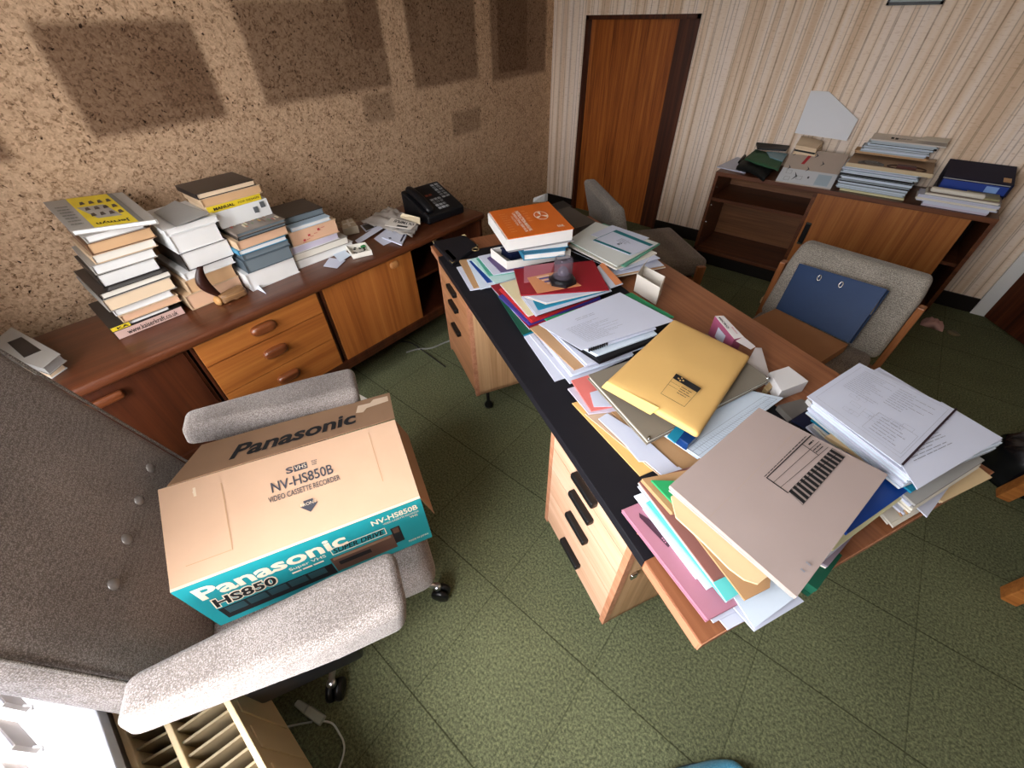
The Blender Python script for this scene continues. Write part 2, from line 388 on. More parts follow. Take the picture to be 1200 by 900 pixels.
def struct(mb, name, mats, parent=None, **k):
    o = mb.build(name, mats, parent, **k)
    if parent is None: o['kind'] = 'structure'
    return o
YW = 3.90; CEIL = 2.35; YWIN = -0.49; XR = 2.05
struct(MB().box((-2.95, YWIN-.02, -.06), (XR+.1, YW+1.0, 0)), 'floor', carpet_material(), local=True)
struct(MB().box((-2.95, YWIN-.2, CEIL), (XR+.1, YW+1.0, CEIL+.06)), 'ceiling', plain('ceiling_paint', '#f0ece6', .8))
# cork wall, running from the window end to the far corner
cork = struct(MB().box((-.1, 0, 0), (4.56, .12, CEIL)), 'wall_left', CORK, local=True)
cork.location = (-2.32, -.5, 0); cork.rotation_euler = (0, 0, math.atan2(4.4, -.445))
# papered wall with its door opening and, at the right, a white-framed doorway
DX0, DX1, DZ = -2.432, -1.462, 1.565
w = MB()
w.box((-2.80, YW, 0), (DX0, YW+.12, CEIL)); w.box((DX0, YW, DZ), (DX1, YW+.12, CEIL)); w.box((DX1, YW, 0), (.98, YW+.12, CEIL))
w.box((.98, YW, 1.75), (1.78, YW+.12, CEIL)); w.box((1.78, YW, 0), (XR, YW+.12, CEIL))
struct(w, 'wall_back', PAPERWALL, local=True)
struct(MB().box((XR, YWIN, 0), (XR+.1, YW+1.0, CEIL)), 'wall_right', plain('right_wall_paint', '#d8c4ae', .85))
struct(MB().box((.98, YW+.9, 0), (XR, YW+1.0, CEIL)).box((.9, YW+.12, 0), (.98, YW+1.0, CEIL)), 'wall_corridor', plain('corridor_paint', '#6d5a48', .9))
struct(MB().box((-1.462, YW-.014, 0), (.905, YW, .10)), 'baseboard_back', SKIRT)
struct(MB().box((-2.76, YW-.014, 0), (DX0, YW, .10)), 'baseboard_corner', SKIRT)
# far brown door, set back in its lining
d1 = struct(MB().box((DX0+.03, YW+.05, 0), (DX1-.03, YW+.09, DZ-.028)), 'door_1', DOORWOOD, local=True)
struct(MB().box((DX0, YW-.004, 0), (DX0+.03, YW+.11, DZ)).box((DX1-.03, YW-.004, 0), (DX1, YW+.11, DZ)).box((DX0, YW-.004, DZ-.028), (DX1, YW+.11, DZ)), 'trim_1', LINING, local=True)
struct(MB().box((DX1-.17, YW+.035, 0), (DX1-.03, YW+.05, DZ-.028)), 'trim_3', LINING, local=True)
# white architrave and the brown door standing ajar beside it
struct(MB().box((.905, YW-.025, 0), (.985, YW+.13, 1.83)).box((1.775, YW-.025, 0), (1.855, YW+.13, 1.83)).box((.905, YW-.025, 1.75), (1.855, YW+.13, 1.83)), 'trim_2', WHITE_PAINT)
d2 = MB().box((0, -.02, .01), (.76, .02, 1.74)).build('door_2', wood('dark_door', '#2c120a', '#4d2414', '#6b3a22', 'Z', .8, .4), local=True)
d2.location = (.99, YW-.03, 0); d2.rotation_euler = (0, 0, R(-55)); d2['kind'] = 'structure'
hb = MB().tube([(.68, -.02, .95), (.68, -.065, .95), (.58, -.065, .95)], .009).build('door_handle', plain('brass', '#a58a4a', .3, 1), None, True, local=True); hb.parent = d2

# window wall: reveal, sill, frame with glass
WX0, WX1, WZ0, WZ1 = -1.58, .0, .52, 2.15
w = MB()
w.box((-2.5, YWIN-.22, 0), (WX0, YWIN, CEIL)); w.box((WX1, YWIN-.22, 0), (XR+.1, YWIN, CEIL)); w.box((WX0, YWIN-.22, 0), (WX1, YWIN, WZ0-.036)); w.box((WX0, YWIN-.22, WZ1), (WX1, YWIN, CEIL))
struct(w, 'wall_front', plain('window_wall_paint', '#cbbfae', .8))
struct(MB().box((WX0-.03, YWIN-.205, WZ0-.035), (WX1+.03, YWIN+.034, WZ0)), 'trim_4', plain('sill_paint', '#b9bcc2', .5), bevel=.004)
fr = MB()
for x in (WX0, -.92, WX1-.05): fr.box((x, YWIN-.21, WZ0), (x+.05, YWIN-.16, WZ1))
fr.box((WX0, YWIN-.21, WZ0), (WX1, YWIN-.16, WZ0+.05)); fr.box((WX0, YWIN-.21, WZ1-.05), (WX1, YWIN-.16, WZ1))
wf = struct(fr, 'window_1', plain('window_frame', '#dfe3e6', .35))
gl = plain('window_glass', '#ffffff', .0, trans=1.0)
gb = gl.node_tree.nodes['Principled BSDF']; gb.inputs['IOR'].default_value = 1.02
gl.node_tree.nodes.clear(); _n = gl.node_tree.nodes; _l = gl.node_tree.links
_t = _n.new('ShaderNodeBsdfTransparent'); _g = _n.new('ShaderNodeBsdfGlossy'); _g.inputs['Roughness'].default_value = .02; _x = _n.new('ShaderNodeMixShader'); _x.inputs[0].default_value = .05; _o = _n.new('ShaderNodeOutputMaterial')
_l.new(_t.outputs[0], _x.inputs[1]); _l.new(_g.outputs[0], _x.inputs[2]); _l.new(_x.outputs[0], _o.inputs[0])
pane = MB().box((WX0+.04, YWIN-.19, WZ0+.04), (WX1-.04, YWIN-.184, WZ1-.04)).build('pane', gl, wf)

# radiator under the sill: two cream panels with fins between them
CREAM = plain('radiator_enamel', '#cdb68f', .4)
FIN = plain('radiator_fin', '#8a7a5f', .5, var=.2)
rad = empty('radiator', (-1.0, -.38, .0), 0, 'cream double panel radiator with corrugated fins under the window sill', 'radiator')
RX0, RX1 = -1.70, -.30
def rad_panel(y0, y1):
    m = MB().box((RX0, y0, .09), (RX1, y1, .42))
    if y1 > -.3:
        for i in range(int((RX1-RX0)/.10)):
            x = RX0+.05+i*.10; m.box((x-.03, y1, .12), (x+.03, y1+.004, .39))
    return m.build('panel', CREAM, rad, bevel=.003)
rad_panel(-.302, -.290); rad_panel(-.408, -.396); rad_panel(-.478, -.466)
fm = MB()
for ya, yb in ((-.395, -.303), (-.465, -.409)):
    x = RX0+.02
    while x < RX1-.04:
        fm.hexa([(x, ya, .12), (x+.006, ya, .12), (x+.026, yb, .12), (x+.020, yb, .12)], [(x, ya, .408), (x+.006, ya, .408), (x+.026, yb, .408), (x+.020, yb, .408)])
        x += .034
fm.build('convector_fins', FIN, rad)
MB().box((RX0, -.478, .405), (RX0+.012, -.290, .42)).box((RX1-.012, -.478, .09), (RX1, -.290, .42)).build('end_cap', CREAM, rad)
for xx in (-1.66, -.36):
    MB().tube([(xx, -.35, .12), (xx, -.35, .0)], .012).build('pipe', plain('pipe_metal', '#b59b78', .4, .6), rad, True)

# vertical blind slats gathered at the left of the window, their hems joined by a bead chain
SLAT, _n, _l, _b = nt('blind_fabric')
_b.inputs['Base Color'].default_value = lin('#e6e8ee'); _b.inputs['Roughness'].default_value = .9
_t = _n.new('ShaderNodeBsdfTranslucent'); _t.inputs[0].default_value = lin('#dfe3ee'); _x = _n.new('ShaderNodeMixShader'); _x.inputs[0].default_value = .32
_wv = _n.new('ShaderNodeTexNoise'); _wv.inputs['Scale'].default_value = 220; _bp = _n.new('ShaderNodeBump'); _bp.inputs['Strength'].default_value = .15; _l.new(_wv.outputs[0], _bp.inputs['Height']); _l.new(_bp.outputs[0], _b.inputs['Normal'])
_l.new(_b.outputs[0], _x.inputs[1]); _l.new(_t.outputs[0], _x.inputs[2]); _l.new(_x.outputs[0], _n['Material Output'].inputs[0])
ORD = ['first from the left', 'second from the left', 'third from the left', 'fourth from the left', 'third from the right', 'second from the right', 'last at the right']
for i in range(7):
    s = empty('vertical_blind_slat', (-1.235+.1*i, -.548, .545), R(14), 'white vertical blind slat %s, above the sill behind the grey armchair' % ORD[i], 'blind', 'vertical blind slats at the window')
    f = MB().box((-.045, -.001, .03), (.045, .001, 1.56)).build('fabric', SLAT, s, local=True)
    h = MB().box((-.047, -.004, .0), (.047, .004, .06)).build('hem_weight', plain('blind_hem', '#b7aea6', .7), s, local=True)
    c = MB().tube([(.045, .004, .02), (.055, .010, .012), (.062, .006, .008)], .0022).build('bead_chain', plain('chain_plastic', '#e8e8ea', .4), s, True, local=True)

# ------------------------------------------------------------------ teak sideboard along the cork wall
TEAK_TOP = wood('teak_top', '#42200f', '#572d18', '#6a3a20', 'Y', .9, .33, coat=.25)
TEAK = wood('teak_front', '#874a1e', '#a05f2a', '#b37437', 'Y', .8, .38, coat=.15)
TEAK_V = wood('teak_door', '#83481d', '#9e5d29', '#b47439', 'Z', .7, .38, coat=.15)
TEAK_DK = wood('teak_dark', '#2c1108', '#45200f', '#572c16', 'Z', .8, .36, coat=.2)
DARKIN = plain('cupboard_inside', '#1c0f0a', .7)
XF, XB, SY0, SY1 = -1.752, -2.235, -.42, 1.79
sb = empty('sideboard', (-1.99, .685, 0), 0, 'long low teak sideboard with drawers and sliding doors along the cork wall', 'sideboard')
body = MB()
body.box((XB, SY0, .19), (XB+.012, SY1, .675))                                  # back
body.box((XB, SY0, .215), (XF-.002, SY1, .24))                                  # floor
for y0, y1 in ((SY0, SY0+.022), (SY1-.022, SY1)): body.box((XB, y0, .19), (XF+.004, y1, .675))
body.box((XF-.03, SY0, .19), (XF-.004, SY1, .245))                              # bottom rail
body.build('carcass', TEAK_DK, sb, bevel=.002)
MB().rbox((XB-.005, SY0-.015, .672), (XF+.022, SY1+.012, .71), .014, 3, sub=8).build('top_board', TEAK_TOP, sb, True)
for y in (.137, .694):
    MB().box((XB+.02, y-.017, .215), (XF-.010, y-.006, .672)).box((XB+.02, y+.004, .215), (XF-.010, y+.015, .672)).build('divider', TEAK_DK, sb)
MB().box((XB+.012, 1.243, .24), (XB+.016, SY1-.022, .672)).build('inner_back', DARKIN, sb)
for ya, yb in ((SY0+.03, .12), (1.26, SY1-.03)): MB().box((XB+.02, ya, .45), (XF-.06, yb, .465)).build('shelf', TEAK_DK, sb)
def lozenge(mb, c, ly, lz, depth, mi=0):
    """raised rounded wooden pull on a front facing +x"""
    x, y, z = c; rings = [(1.0, 0), (1.0, .35), (.94, .68), (.82, .90), (.62, 1.0), (.30, 1.0)]; n = 28; vs = []; fs = []
    for s, d in rings:
        for k in range(n):
            a = 2*PI*k/n; cx, cz = math.cos(a), math.sin(a)
            p = .55; vs.append((x+depth*d, y+ly/2*s*abs(cx)**p*(1 if cx > 0 else -1), z+lz/2*s*abs(cz)**.8*(1 if cz > 0 else -1)))
    for i in range(len(rings)-1):
        for k in range(n): fs.append((i*n+k, i*n+(k+1) % n, (i+1)*n+(k+1) % n, (i+1)*n+k))
    fs.append(tuple(range((len(rings)-1)*n, len(rings)*n)))
    mb.add(vs, fs, mi)
PULL = wood('teak_pull', '#4a2310', '#6a381c', '#824a28', 'Y', 1.4, .3, coat=.4)
for z0, z1, pz in ((.248, .407, .344), (.411, .559, .495), (.563, .670, .620)):
    d = MB().box((XF-.02, .155, z0), (XF, .676, z1)).build('drawer', TEAK, sb, bevel=.0015)
    m = MB(); lozenge(m, (XF, .411, pz), .108, .047, .024); m.build('pull', PULL, d, True)
# sliding doors: left one closed and dark, right one pushed left, its bay open beyond it
d = MB().box((XF-.02, SY0+.024, .247), (XF-.004, .118, .670)).build('sliding_door', TEAK_DK, sb)
m = MB(); m.rbox((XF-.004, -.235, .604), (XF+.020, -.098, .638), .012, 3); m.build('pull', PULL, d, True)
d = MB().box((XF-.02, .711, .247), (XF-.004, 1.236, .670)).build('sliding_door', TEAK_V, sb)
m = MB(); lozenge(m, (XF-.004, 1.118, .632), .052, .036, .010); m.build('pull', wood('teak_pull_pale', '#9a6436', '#b07a48', '#bf8a58', 'Y', 1.4, .35), d, True)
legw = wood('teak_leg', '#4a2211', '#6a371c', '#85502b', 'Z', 1, .35)
for x in (XB+.06, XF-.07):
    for y in (SY0+.10, SY1-.10):
        MB().tube([(x, y, .2), (x, y, .0)], [.022, .014], 12).build('leg', legw, sb, True)
    MB().box((x-.012, SY0+.10, .165), (x+.012, SY1-.10, .19)).build('stretcher', legw, sb)

# ------------------------------------------------------------------ desk
DT = wood('desk_top_veneer', '#7c4a2e', '#945e3e', '#a97350', 'X', .9, .38, coat=.1)
DE = wood('desk_end_panel', '#a06a4c', '#b98060', '#c89878', 'X', 1.2, .45)
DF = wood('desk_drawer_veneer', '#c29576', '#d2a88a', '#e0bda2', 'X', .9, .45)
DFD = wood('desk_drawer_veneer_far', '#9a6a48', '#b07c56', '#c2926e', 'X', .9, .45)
DS = wood('desk_side_veneer', '#a57c54', '#c0976e', '#d0ac86', 'Z', .9, .45)
LEATHER = plain('black_leathercloth', '#15141a', .62, spec=.25, var=.25)
BLACKM = plain('black_plastic', '#101011', .4)
CHROME = plain('chrome', '#c9c9cc', .2, 1)
desk = empty('desk', (-.515, 1.21, 0), R(-26.84), 'large office desk with black writing surface buried under piles of papers', 'desk')
HL, HD = .939, .4585
MB().box((-HL, -HD, .717), (HL, HD, .75)).build('desktop', [DT], desk, local=True, bevel=.002)
MB().box((-.80, -HD-.0025, .722), (.774, .16, .7525)).build('writing_mat', LEATHER, desk, local=True, bevel=.0015)
for lo, hi in (((.777, -HD-.0015, .719), (HL-.002, -HD+.004, .749)), ((HL-.004, -HD, .719), (HL+.0015, HD, .749)), ((-HL, -HD-.0015, .719), (-.803, -HD+.004, .749))): MB().box(lo, hi).build('edging', DE, desk, local=True)
MB().box((-.46, HD-.14, .25), (.32, HD-.12, .717)).build('modesty_panel', DS, desk, local=True)
def pedestal(x0, x1, y0, y1, zs, front, name='pedestal'):
    p = MB().box((x0, y0+.018, .165), (x0+.018, y1, .717)).box((x1-.018, y0+.018, .165), (x1, y1, .717)).box((x0, y1-.018, .165), (x1, y1, .717)).box((x0, y0+.018, .165), (x1, y1, .183)).build(name, DS, desk, local=True)
    MB().box((x0-.001, y0, .163), (x0+.018, y0+.020, .717)).build('edge_strip', DE, desk, local=True); MB().box((x1-.018, y0, .163), (x1+.001, y0+.020, .717)).build('edge_strip', DE, desk, local=True)
    for (z0, z1), (hx, hz) in zs:
        d = MB().box((x0+.019, y0+.001, z0), (x1-.019, y0+.016, z1)).build('drawer', front, p, local=True)
        MB().rbox((hx-.055, y0-.020, hz-.011), (hx+.055, y0+.003, hz+.013), .006, 2, sub=2).build('handle', BLACKM, p, local=True)
    for xx in (x0+.06, x1-.06):
        for yy in (y0+.08, y1-.08):
            MB().lathe((xx, yy, 0), [(.010, 0), (.021, .003), (.023, .02), (.016, .035), (.009, .05), (.009, .17)], 14).build('foot', BLACKM, p, True, local=True)
    return p
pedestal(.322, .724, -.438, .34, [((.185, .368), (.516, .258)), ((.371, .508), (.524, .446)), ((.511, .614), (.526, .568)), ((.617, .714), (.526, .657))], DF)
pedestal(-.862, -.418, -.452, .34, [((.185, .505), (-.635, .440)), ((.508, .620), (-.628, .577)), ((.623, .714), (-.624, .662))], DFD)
MB().rbox((.7245, -.41, .50), (.733, -.39, .525), .003, 2, sub=2).build('lock', CHROME, desk, local=True)

# ------------------------------------------------------------------ grey swivel armchair in front of the window
TWEED = tweed('grey_tweed', '#766d67', '#a39b97', 340)
TWEED_D = tweed('brown_tweed', '#5d5046', '#a0907f', 330)
TWEED_L = tweed('pale_tweed', '#7d766c', '#b9b0a4', 330)
ALU = plain('aluminium', '#b9bbc0', .3, 1)
ch = empty('swivel_armchair', (-.889, .078, 0), R(-26.7), 'grey tweed swivel armchair with buttoned back holding a cardboard box', 'armchair')
def seat_fn(p): return Vector((p.x, p.y, p.z+.012*math.cos(p.x*4)*math.cos(p.y*3)))
MB().rbox((-.275, -.33, .25), (.275, .305, .388), .055, 5, seat_fn, 8).build('seat', TWEED, ch, True, local=True)
LEAN = math.tan(R(13))
BX = .025
def back_fn(p):
    # p.z is the height up the back, p.y its thickness (front at 0)
    up = p.z-.40; taper = 1-.14*max(0, up)
    bow = -.05*(p.x/.3)**2*-1*.35
    return Vector((BX+p.x*taper, -.282-up*LEAN+p.y*(1-.5*max(0, up)/.82)+bow*.5, p.z))
bk = MB().rbox((-.335, -.125, .37), (.335, .0, 1.22), .05, 5, back_fn, 10).build('backrest', TWEED, ch, True, local=True)
for sx in (-.322, .322): MB().tube([back_fn(Vector((sx, -.006, .47+.72*i/14))) for i in range(15)], .004, 6).build('piping', tweed('piping_tweed', '#554e48', '#8f877f', 430), bk, True, local=True)
for hz in (.685, ):
    for sx in (-.225, -.11, .01, .13):
        c = back_fn(Vector((sx, -.003, hz+.02*sx)))
        MB().lathe(c, [(.015, -.004), (.0145, .003), (.010, .008), (.001, .0095)], 14, axis=Vector((0, 1, LEAN))).build('button', plain('button_vinyl', '#716b67', .12, spec=.9), bk, True, local=True)
def arm_fn(sx, xc):
    def f(p):
        t = (p.y+.38)/.625                        # 0 at the back, 1 at the front
        w = .50+.50*min(1, t/.7)
        z = p.z
        if z < .60: z = z+.055*(1-t)*(.60-z)/.07   # the underside rises towards the back
        return Vector((xc+(p.x-xc)*w+sx*(.02*(1-t)), p.y+.012*(z-.6)/.06, z+.006*(1-t)))
    return f
for sx in (-1, 1):
    x = .372*sx+(.000 if sx > 0 else .0)
    a = MB().rbox((x-.076, -.315, .535), (x+.076, .225, .660), .030, 5, arm_fn(sx, x), 8).build('armrest', TWEED, ch, True, local=True)
    MB().rbox((x-.02-.01*sx, -.20, .30), (x+.02-.01*sx, .06, .56), .012, 2, sub=2).build('arm_support', BLACKM, a, True, local=True)
MB().box((-.22, -.27, .25), (.22, .22, .285)).build('seat_pan', BLACKM, ch, local=True)
MB().lathe((0, 0, .09), [(.028, 0), (.028, .17), (.05, .175), (.05, .19)], 20).build('gas_column', BLACKM, ch, True, local=True)
base = MB().lathe((0, 0, .085), [(.045, 0), (.05, .01), (.045, .045), (.03, .055)], 20).build('star_base', ALU, ch, True, local=True)
for k in range(5):
    a = R(31+26.7+1-2+72*k); d = Vector((math.cos(a), math.sin(a), 0)); pp = Vector((-d.y, d.x, 0))
    lg = MB().tube([d*.03+Vector((0, 0, .115)), d*.18+Vector((0, 0, .108)), d*.345+Vector((0, 0, .085))], [.019, .014, .010], 10)
    lg.lathe(d*.345+Vector((0, 0, .07)), [(.013, 0), (.014, .018), (.010, .024)], 14); lg.build('base_leg', ALU, base, True, local=True)
    w = MB()
    for o in (-.013, .013): w.lathe(d*.352+pp*o+Vector((0, 0, .033)), [(.012, -.010), (.031, -.009), (.033, 0), (.031, .009), (.012, .010)], 20, axis=pp)
    w.tube([d*.352+Vector((0, 0, .033))-pp*.02, d*.352+Vector((0, 0, .033))+pp*.02], .008); w.tube([d*.345+Vector((0, 0, .05)), d*.345+Vector((0, 0, .075))], .007)
    w.build('castor', BLACKM, base, True, local=True)

# ------------------------------------------------------------------ video recorder carton lying on the chair
KRAFT = plain('carton_kraft', '#d6b193', .75, var=.05)
KRAFT_D = plain('carton_inside', '#a07c5c', .85, var=.08)
KRAFT_F = plain('carton_flap', '#8a6c53', .85, var=.08)
TEAL = plain('carton_teal', '#1d8a91', .5, var=.03)
INK = plain('black_ink', '#1b1a1c', .7)
INKG = plain('grey_ink', '#4a4a52', .7)
CREAMINK = plain('cream_ink', '#e9d6bd', .6)
T = [(-1.133,-0.156,0.668),(-0.815,-0.232,0.664),(-0.590,0.290,0.622),(-0.875,0.428,0.626)]   # far-back, near-back, near-front, far-front corners of the lid
A_, D_, C_, B_ = [Vector(p) for p in T]
H = Vector((0, 0, .222))
box = empty('video_recorder_carton', (A_+B_+C_+D_)/4-H, 0, 'opened cardboard video recorder carton with teal side lying on the grey armchair', 'box')
MB().hexa([A_-H, D_-H, C_-H, B_-H], [A_, D_, C_, B_]).build('carton_body', [KRAFT], box)
lid = [D_, C_, B_, A_]
pm = MB()
put_text(pm, lid, 'NV-HS850B', .405, .665, .57, .685, 1, bold=.012)
put_text(pm, lid, 'VIDEO CASSETTE RECORDER', .385, .685, .475, .535, 1, bold=.006)
put_text(pm, lid, 'S', .475, .505, .725, .80, 1, bold=.03)
put_rect(pm, lid, .508, .565, .725, .80, 1)
put_text(pm, lid, 'VHS', .512, .561, .738, .787, 2, w=.0014)
put_lines(pm, lid, .585, .61, .735, .80, 3, 1, .4, 3, .1, 2)
put_poly(pm, lid, [(.515, .38), (.515, .33), (.497, .33), (.535, .25), (.573, .33), (.555, .33), (.555, .38)], 1)
put_text(pm, lid, 'FRONT', .502, .568, .325, .355, 2, w=.0014)
put_rect(pm, lid, .0, 1.0, .0, .022, 2, w=.0005)
pm.build('printing', [INK, INKG, CREAMINK], box)
cr = plain('carton_crease', '#c49c77', .8); tm = MB()
put_rect(tm, lid, .06, .22, .16, .166, 0); put_rect(tm, lid, .222, .226, .16, .86, 0); put_rect(tm, lid, .86, .863, .30, .93, 0)
put_rect(tm, lid, .12, .13, .80, .90, 1); put_rect(tm, lid, .118, .126, .84, .86, 1)
tm.build('crease', [cr, CREAMINK], box)
side = [D_-H, C_-H, C_, D_]
sm_ = MB(); put_rect(sm_, side, 0, 1, 0, 1, 0, w=.0006); sm_.build('teal_side', TEAL, box)
sp = MB()
put_text(sp, side, 'Panasonic', .045, .63, .64, .90, 0, bold=.03, w=.0012)
put_text(sp, side, 'HS850', .050, .305, .385, .61, 0, bold=.075, w=.0014, shear=.15)
put_text(sp, side, 'HS850', .056, .299, .405, .59, 1, bold=.03, w=.0018, shear=.15)
put_text(sp, side, 'Super VHS', .365, .52, .53, .61, 0, w=.0012, bold=.008)
put_lines(sp, side, .365, .50, .46, .51, 1, 0, .6, 5, .0, 3, w=.0012)
put_text(sp, side, 'SUPER DRIVE', .555, .79, .545, .65, 1, shear=.25, bold=.015, w=.0012)
put_frame(sp, side, .545, .80, .52, .675, .004, 0, w=.0012, tv=.014)
put_text(sp, side, 'NV-HS850B', .755, .975, .80, .91, 0, bold=.02, w=.0012)
put_text(sp, side, 'VIDEO CASSETTE RECORDER', .80, .975, .735, .77, 0, w=.0012)
put_text(sp, side, 'VHS', .925, .965, .66, .71, 0, bold=.01, w=.0012)
put_text(sp, side, 'MADE IN JAPAN', .88, .985, .10, .16, 0, w=.0012)
put_rect(sp, side, .525, .82, .12, .47, 2, w=.0010); put_rect(sp, side, .535, .81, .40, .455, 3, w=.0012); put_rect(sp, side, .55, .70, .25, .34, 1, w=.0012)
put_rect(sp, side, .82, .865, .22, .60, 1, w=.001); put_rect(sp, side, .828, .857, .46, .58, 2, w=.0012)
put_rect(sp, side, .05, .52, .10, .36, 1, w=.0009)
for k in range(5): put_rect(sp, side, .07+.085*k, .145+.085*k, .20, .34, 4, w=.0013)
sp.build('printing', [CREAMINK, INK, plain('print_brown', '#5b4034', .5), plain('print_tan', '#8b6a55', .5), plain('print_slate', '#29484e', .5)], box)
fl = [(-1.123,-0.135,0.672),(-1.243,-0.018,0.640),(-1.019,0.510,0.600),(-0.880,0.432,0.628)]
flap = MB(); flap.sheet([fl[0], fl[3], fl[2], fl[1]], .004, 12, 4); fo = flap.build('flap', KRAFT_F, box)
fq = [Vector(fl[0]), Vector(fl[3]), Vector(fl[2]), Vector(fl[1])]
fp = MB(); put_text(fp, fq, 'Panasonic', .215, .80, .20, .62, 0, bold=.03, w=.002)
put_poly(fp, fq, [(.80, .55), (.84, .50), (.86, .62), (.985, .66), (.985, .86), (.90, .88), (.88, .78), (.81, .80)], 1, w=.002)
fp.build('lettering', [INK, plain('torn_paper', '#cbb49c', .8)], fo)
Ef = [B_, C_, C_+Vector((.012, .022, -.10)), B_+Vector((.012, .024, -.09))]
MB().sheet(Ef, .003, 4, 4).build('flap', KRAFT_D, box)

# ------------------------------------------------------------------ visitor chairs
CHW = wood('chair_beech', '#6d3c1c', '#8f5730', '#a86f44', 'Z', 1, .4)
def visitor_chair(loc, rz, fabric_back, fabric_seat, label, wide=.56, lean=.30, top=.77, zb=.36):
    t = empty('visitor_chair', loc, rz, label, 'chair', 'low upholstered visitor chairs')
    hw = wide/2
    MB().rbox((-hw+.01, -.24, .30), (hw-.01, .27, .42), .04, 4, lambda p: Vector((p.x, p.y, p.z+.05*(p.y+.24)*.4)), 6).build('seat', fabric_seat, t, True, local=True)
    def bf(p): return Vector((p.x*(1-.12*max(0, (p.z-zb)/(top-zb)-.75)*2), p.y-.235-(p.z-.40)*lean, p.z))
    MB().rbox((-hw, -.088, zb), (hw, .0, top), .028, 4, bf, 8).build('backrest', fabric_back, t, True, local=True)
    for sx in (-1, 1):
        x = (hw+.016)*sx
        MB().hexa([(x-.014, -.34, 0), (x+.014, -.34, 0), (x+.014, -.30, 0), (x-.014, -.30, 0)], [(x-.014, -.36, .64), (x+.014, -.36, .64), (x+.014, -.315, .64), (x-.014, -.315, .64)]).build('rear_leg', CHW, t, local=True, bevel=.004)
        MB().hexa([(x-.014, .19, 0), (x+.014, .19, 0), (x+.014, .225, 0), (x-.014, .225, 0)], [(x-.014, .18, .40), (x+.014, .18, .40), (x+.014, .235, .40), (x-.014, .235, .40)]).build('front_leg', CHW, t, local=True, bevel=.004)
        MB().box((x-.012, -.32, .27), (x+.012, .20, .31)).build('side_rail', CHW, t, local=True, bevel=.004)
    MB().box((-hw-.01, .17, .27), (hw+.01, .195, .305)).box((-hw-.01, -.335, .27), (hw+.01, -.31, .305)).build('cross_rail', CHW, t, local=True)
    return t
visitor_chair((-.975, 2.62, 0), R(-41.7), tweed('dark_back_tweed', '#6c645c', '#a89f94', 330), TWEED_D, 'brown tweed visitor chair with empty seat beyond the desk by the brown door', .58, .30, .79)
vb = visitor_chair((.045, 1.985, 0), R(180-10.5), TWEED_L, TWEED_D, 'pale tweed visitor chair with blue lever arch file on it in front of bookcase', .545, .34, .745, .385)
MB().box((.30, -.50, .33), (.345, -.44, .365)).build('bracket', plain('bare_wood', '#b59a72', .6), vb, local=True)

# carton and blue file on the second visitor chair
q = [(-0.109,2.184,0.478),(0.222,2.065,0.478),(0.145,1.826,0.478),(-0.191,1.950,0.478)]
fb = MB().slab(q, .045, 0)
tag(fb.build('cardboard_carton', [plain('brown_card', '#9a6a44', .8, var=.06)]), 'flat brown cardboard carton lying on seat of pale visitor chair', 'box')
FILE_B = plain('blue_file_card', '#0d2e56', .5, var=.12)
bfile = empty('lever_arch_file', (0.068,2.115,0.480), 0, 'blue lever arch file leaning against back of pale visitor chair', 'file')
F0 = [(-0.109,2.181,0.480), (0.221,2.074,0.480), (0.239,2.185,0.707), (-0.109,2.285,0.682)]
fv = [Vector(p) for p in F0]
nrm = (fv[1]-fv[0]).cross(fv[3]-fv[0]).normalized()
if nrm.y > 0: nrm = -nrm
MB().extrude(fv, -nrm*.004).build('front_cover', FILE_B, bfile)
MB().extrude([p-nrm*.052 for p in fv], -nrm*.004).build('rear_cover', FILE_B, bfile)
MB().extrude([fv[0], fv[3], fv[3]-nrm*.05, fv[0]-nrm*.05], (fv[1]-fv[0]).normalized()*.004).build('spine', FILE_B, bfile)
e1 = (fv[2]-fv[3]); e2 = (fv[3]-fv[0])
pp = [fv[3]+e1*.34-e2*.03, fv[3]+e1*.97-e2*.03, fv[3]+e1*.97-e2*.5, fv[3]+e1*.34-e2*.5]
MB().extrude([p-nrm*.012 for p in pp], -nrm*.032).build('paper', plain('file_paper', '#b9b1a6', .8), bfile)
for k in (.30, .555):
    c = fv[3]+e1*k-e2*.16; m = MB()
    ring = [c+e2*.11*math.cos(2*PI*i/16)*.5+e1.normalized()*.007*math.sin(2*PI*i/16)+nrm*.002 for i in range(17)]
    m.tube(ring, .0035, 6); m.build('ring_slot', CHROME, bfile, True)

# ------------------------------------------------------------------ bookcase against the papered wall
BCW = wood('bookcase_veneer', '#42210f', '#5e341d', '#774729', 'X', .8, .4)
BCB = wood('bookcase_back', '#5f3b21', '#7c5030', '#946540', 'X', .9, .5)
BCD = wood('bookcase_door', '#7a431d', '#9d602f', '#b87e45', 'Z', .7, .38)
BX0, BX1, BF = -.925, .625, 3.45
bc = empty('bookcase', (-.15, 3.66, 0), 0, 'low wooden bookcase with open shelves and sliding door against the striped wallpaper', 'bookcase')
MB().box((BX0, BF-.004, .682), (BX1, 3.882, .71)).build('top_board', BCW, bc, bevel=.002)
MB().box((BX0, BF, .11), (BX0+.022, 3.87, .682)).box((BX1-.022, BF, .11), (BX1, 3.87, .682)).box((BX0, BF, .11), (BX1, 3.87, .134)).box((-.275, BF+.004, .134), (-.253, 3.87, .682)).build('carcass', BCW, bc, bevel=.001)
MB().box((BX0+.02, 3.868, .11), (-.25, 3.878, .69)).build('back_panel', BCB, bc)
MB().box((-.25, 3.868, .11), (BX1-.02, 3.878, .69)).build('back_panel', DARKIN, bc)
MB().box((BX0+.02, BF+.015, .505), (-.272, 3.868, .527)).build('shelf', BCW, bc)
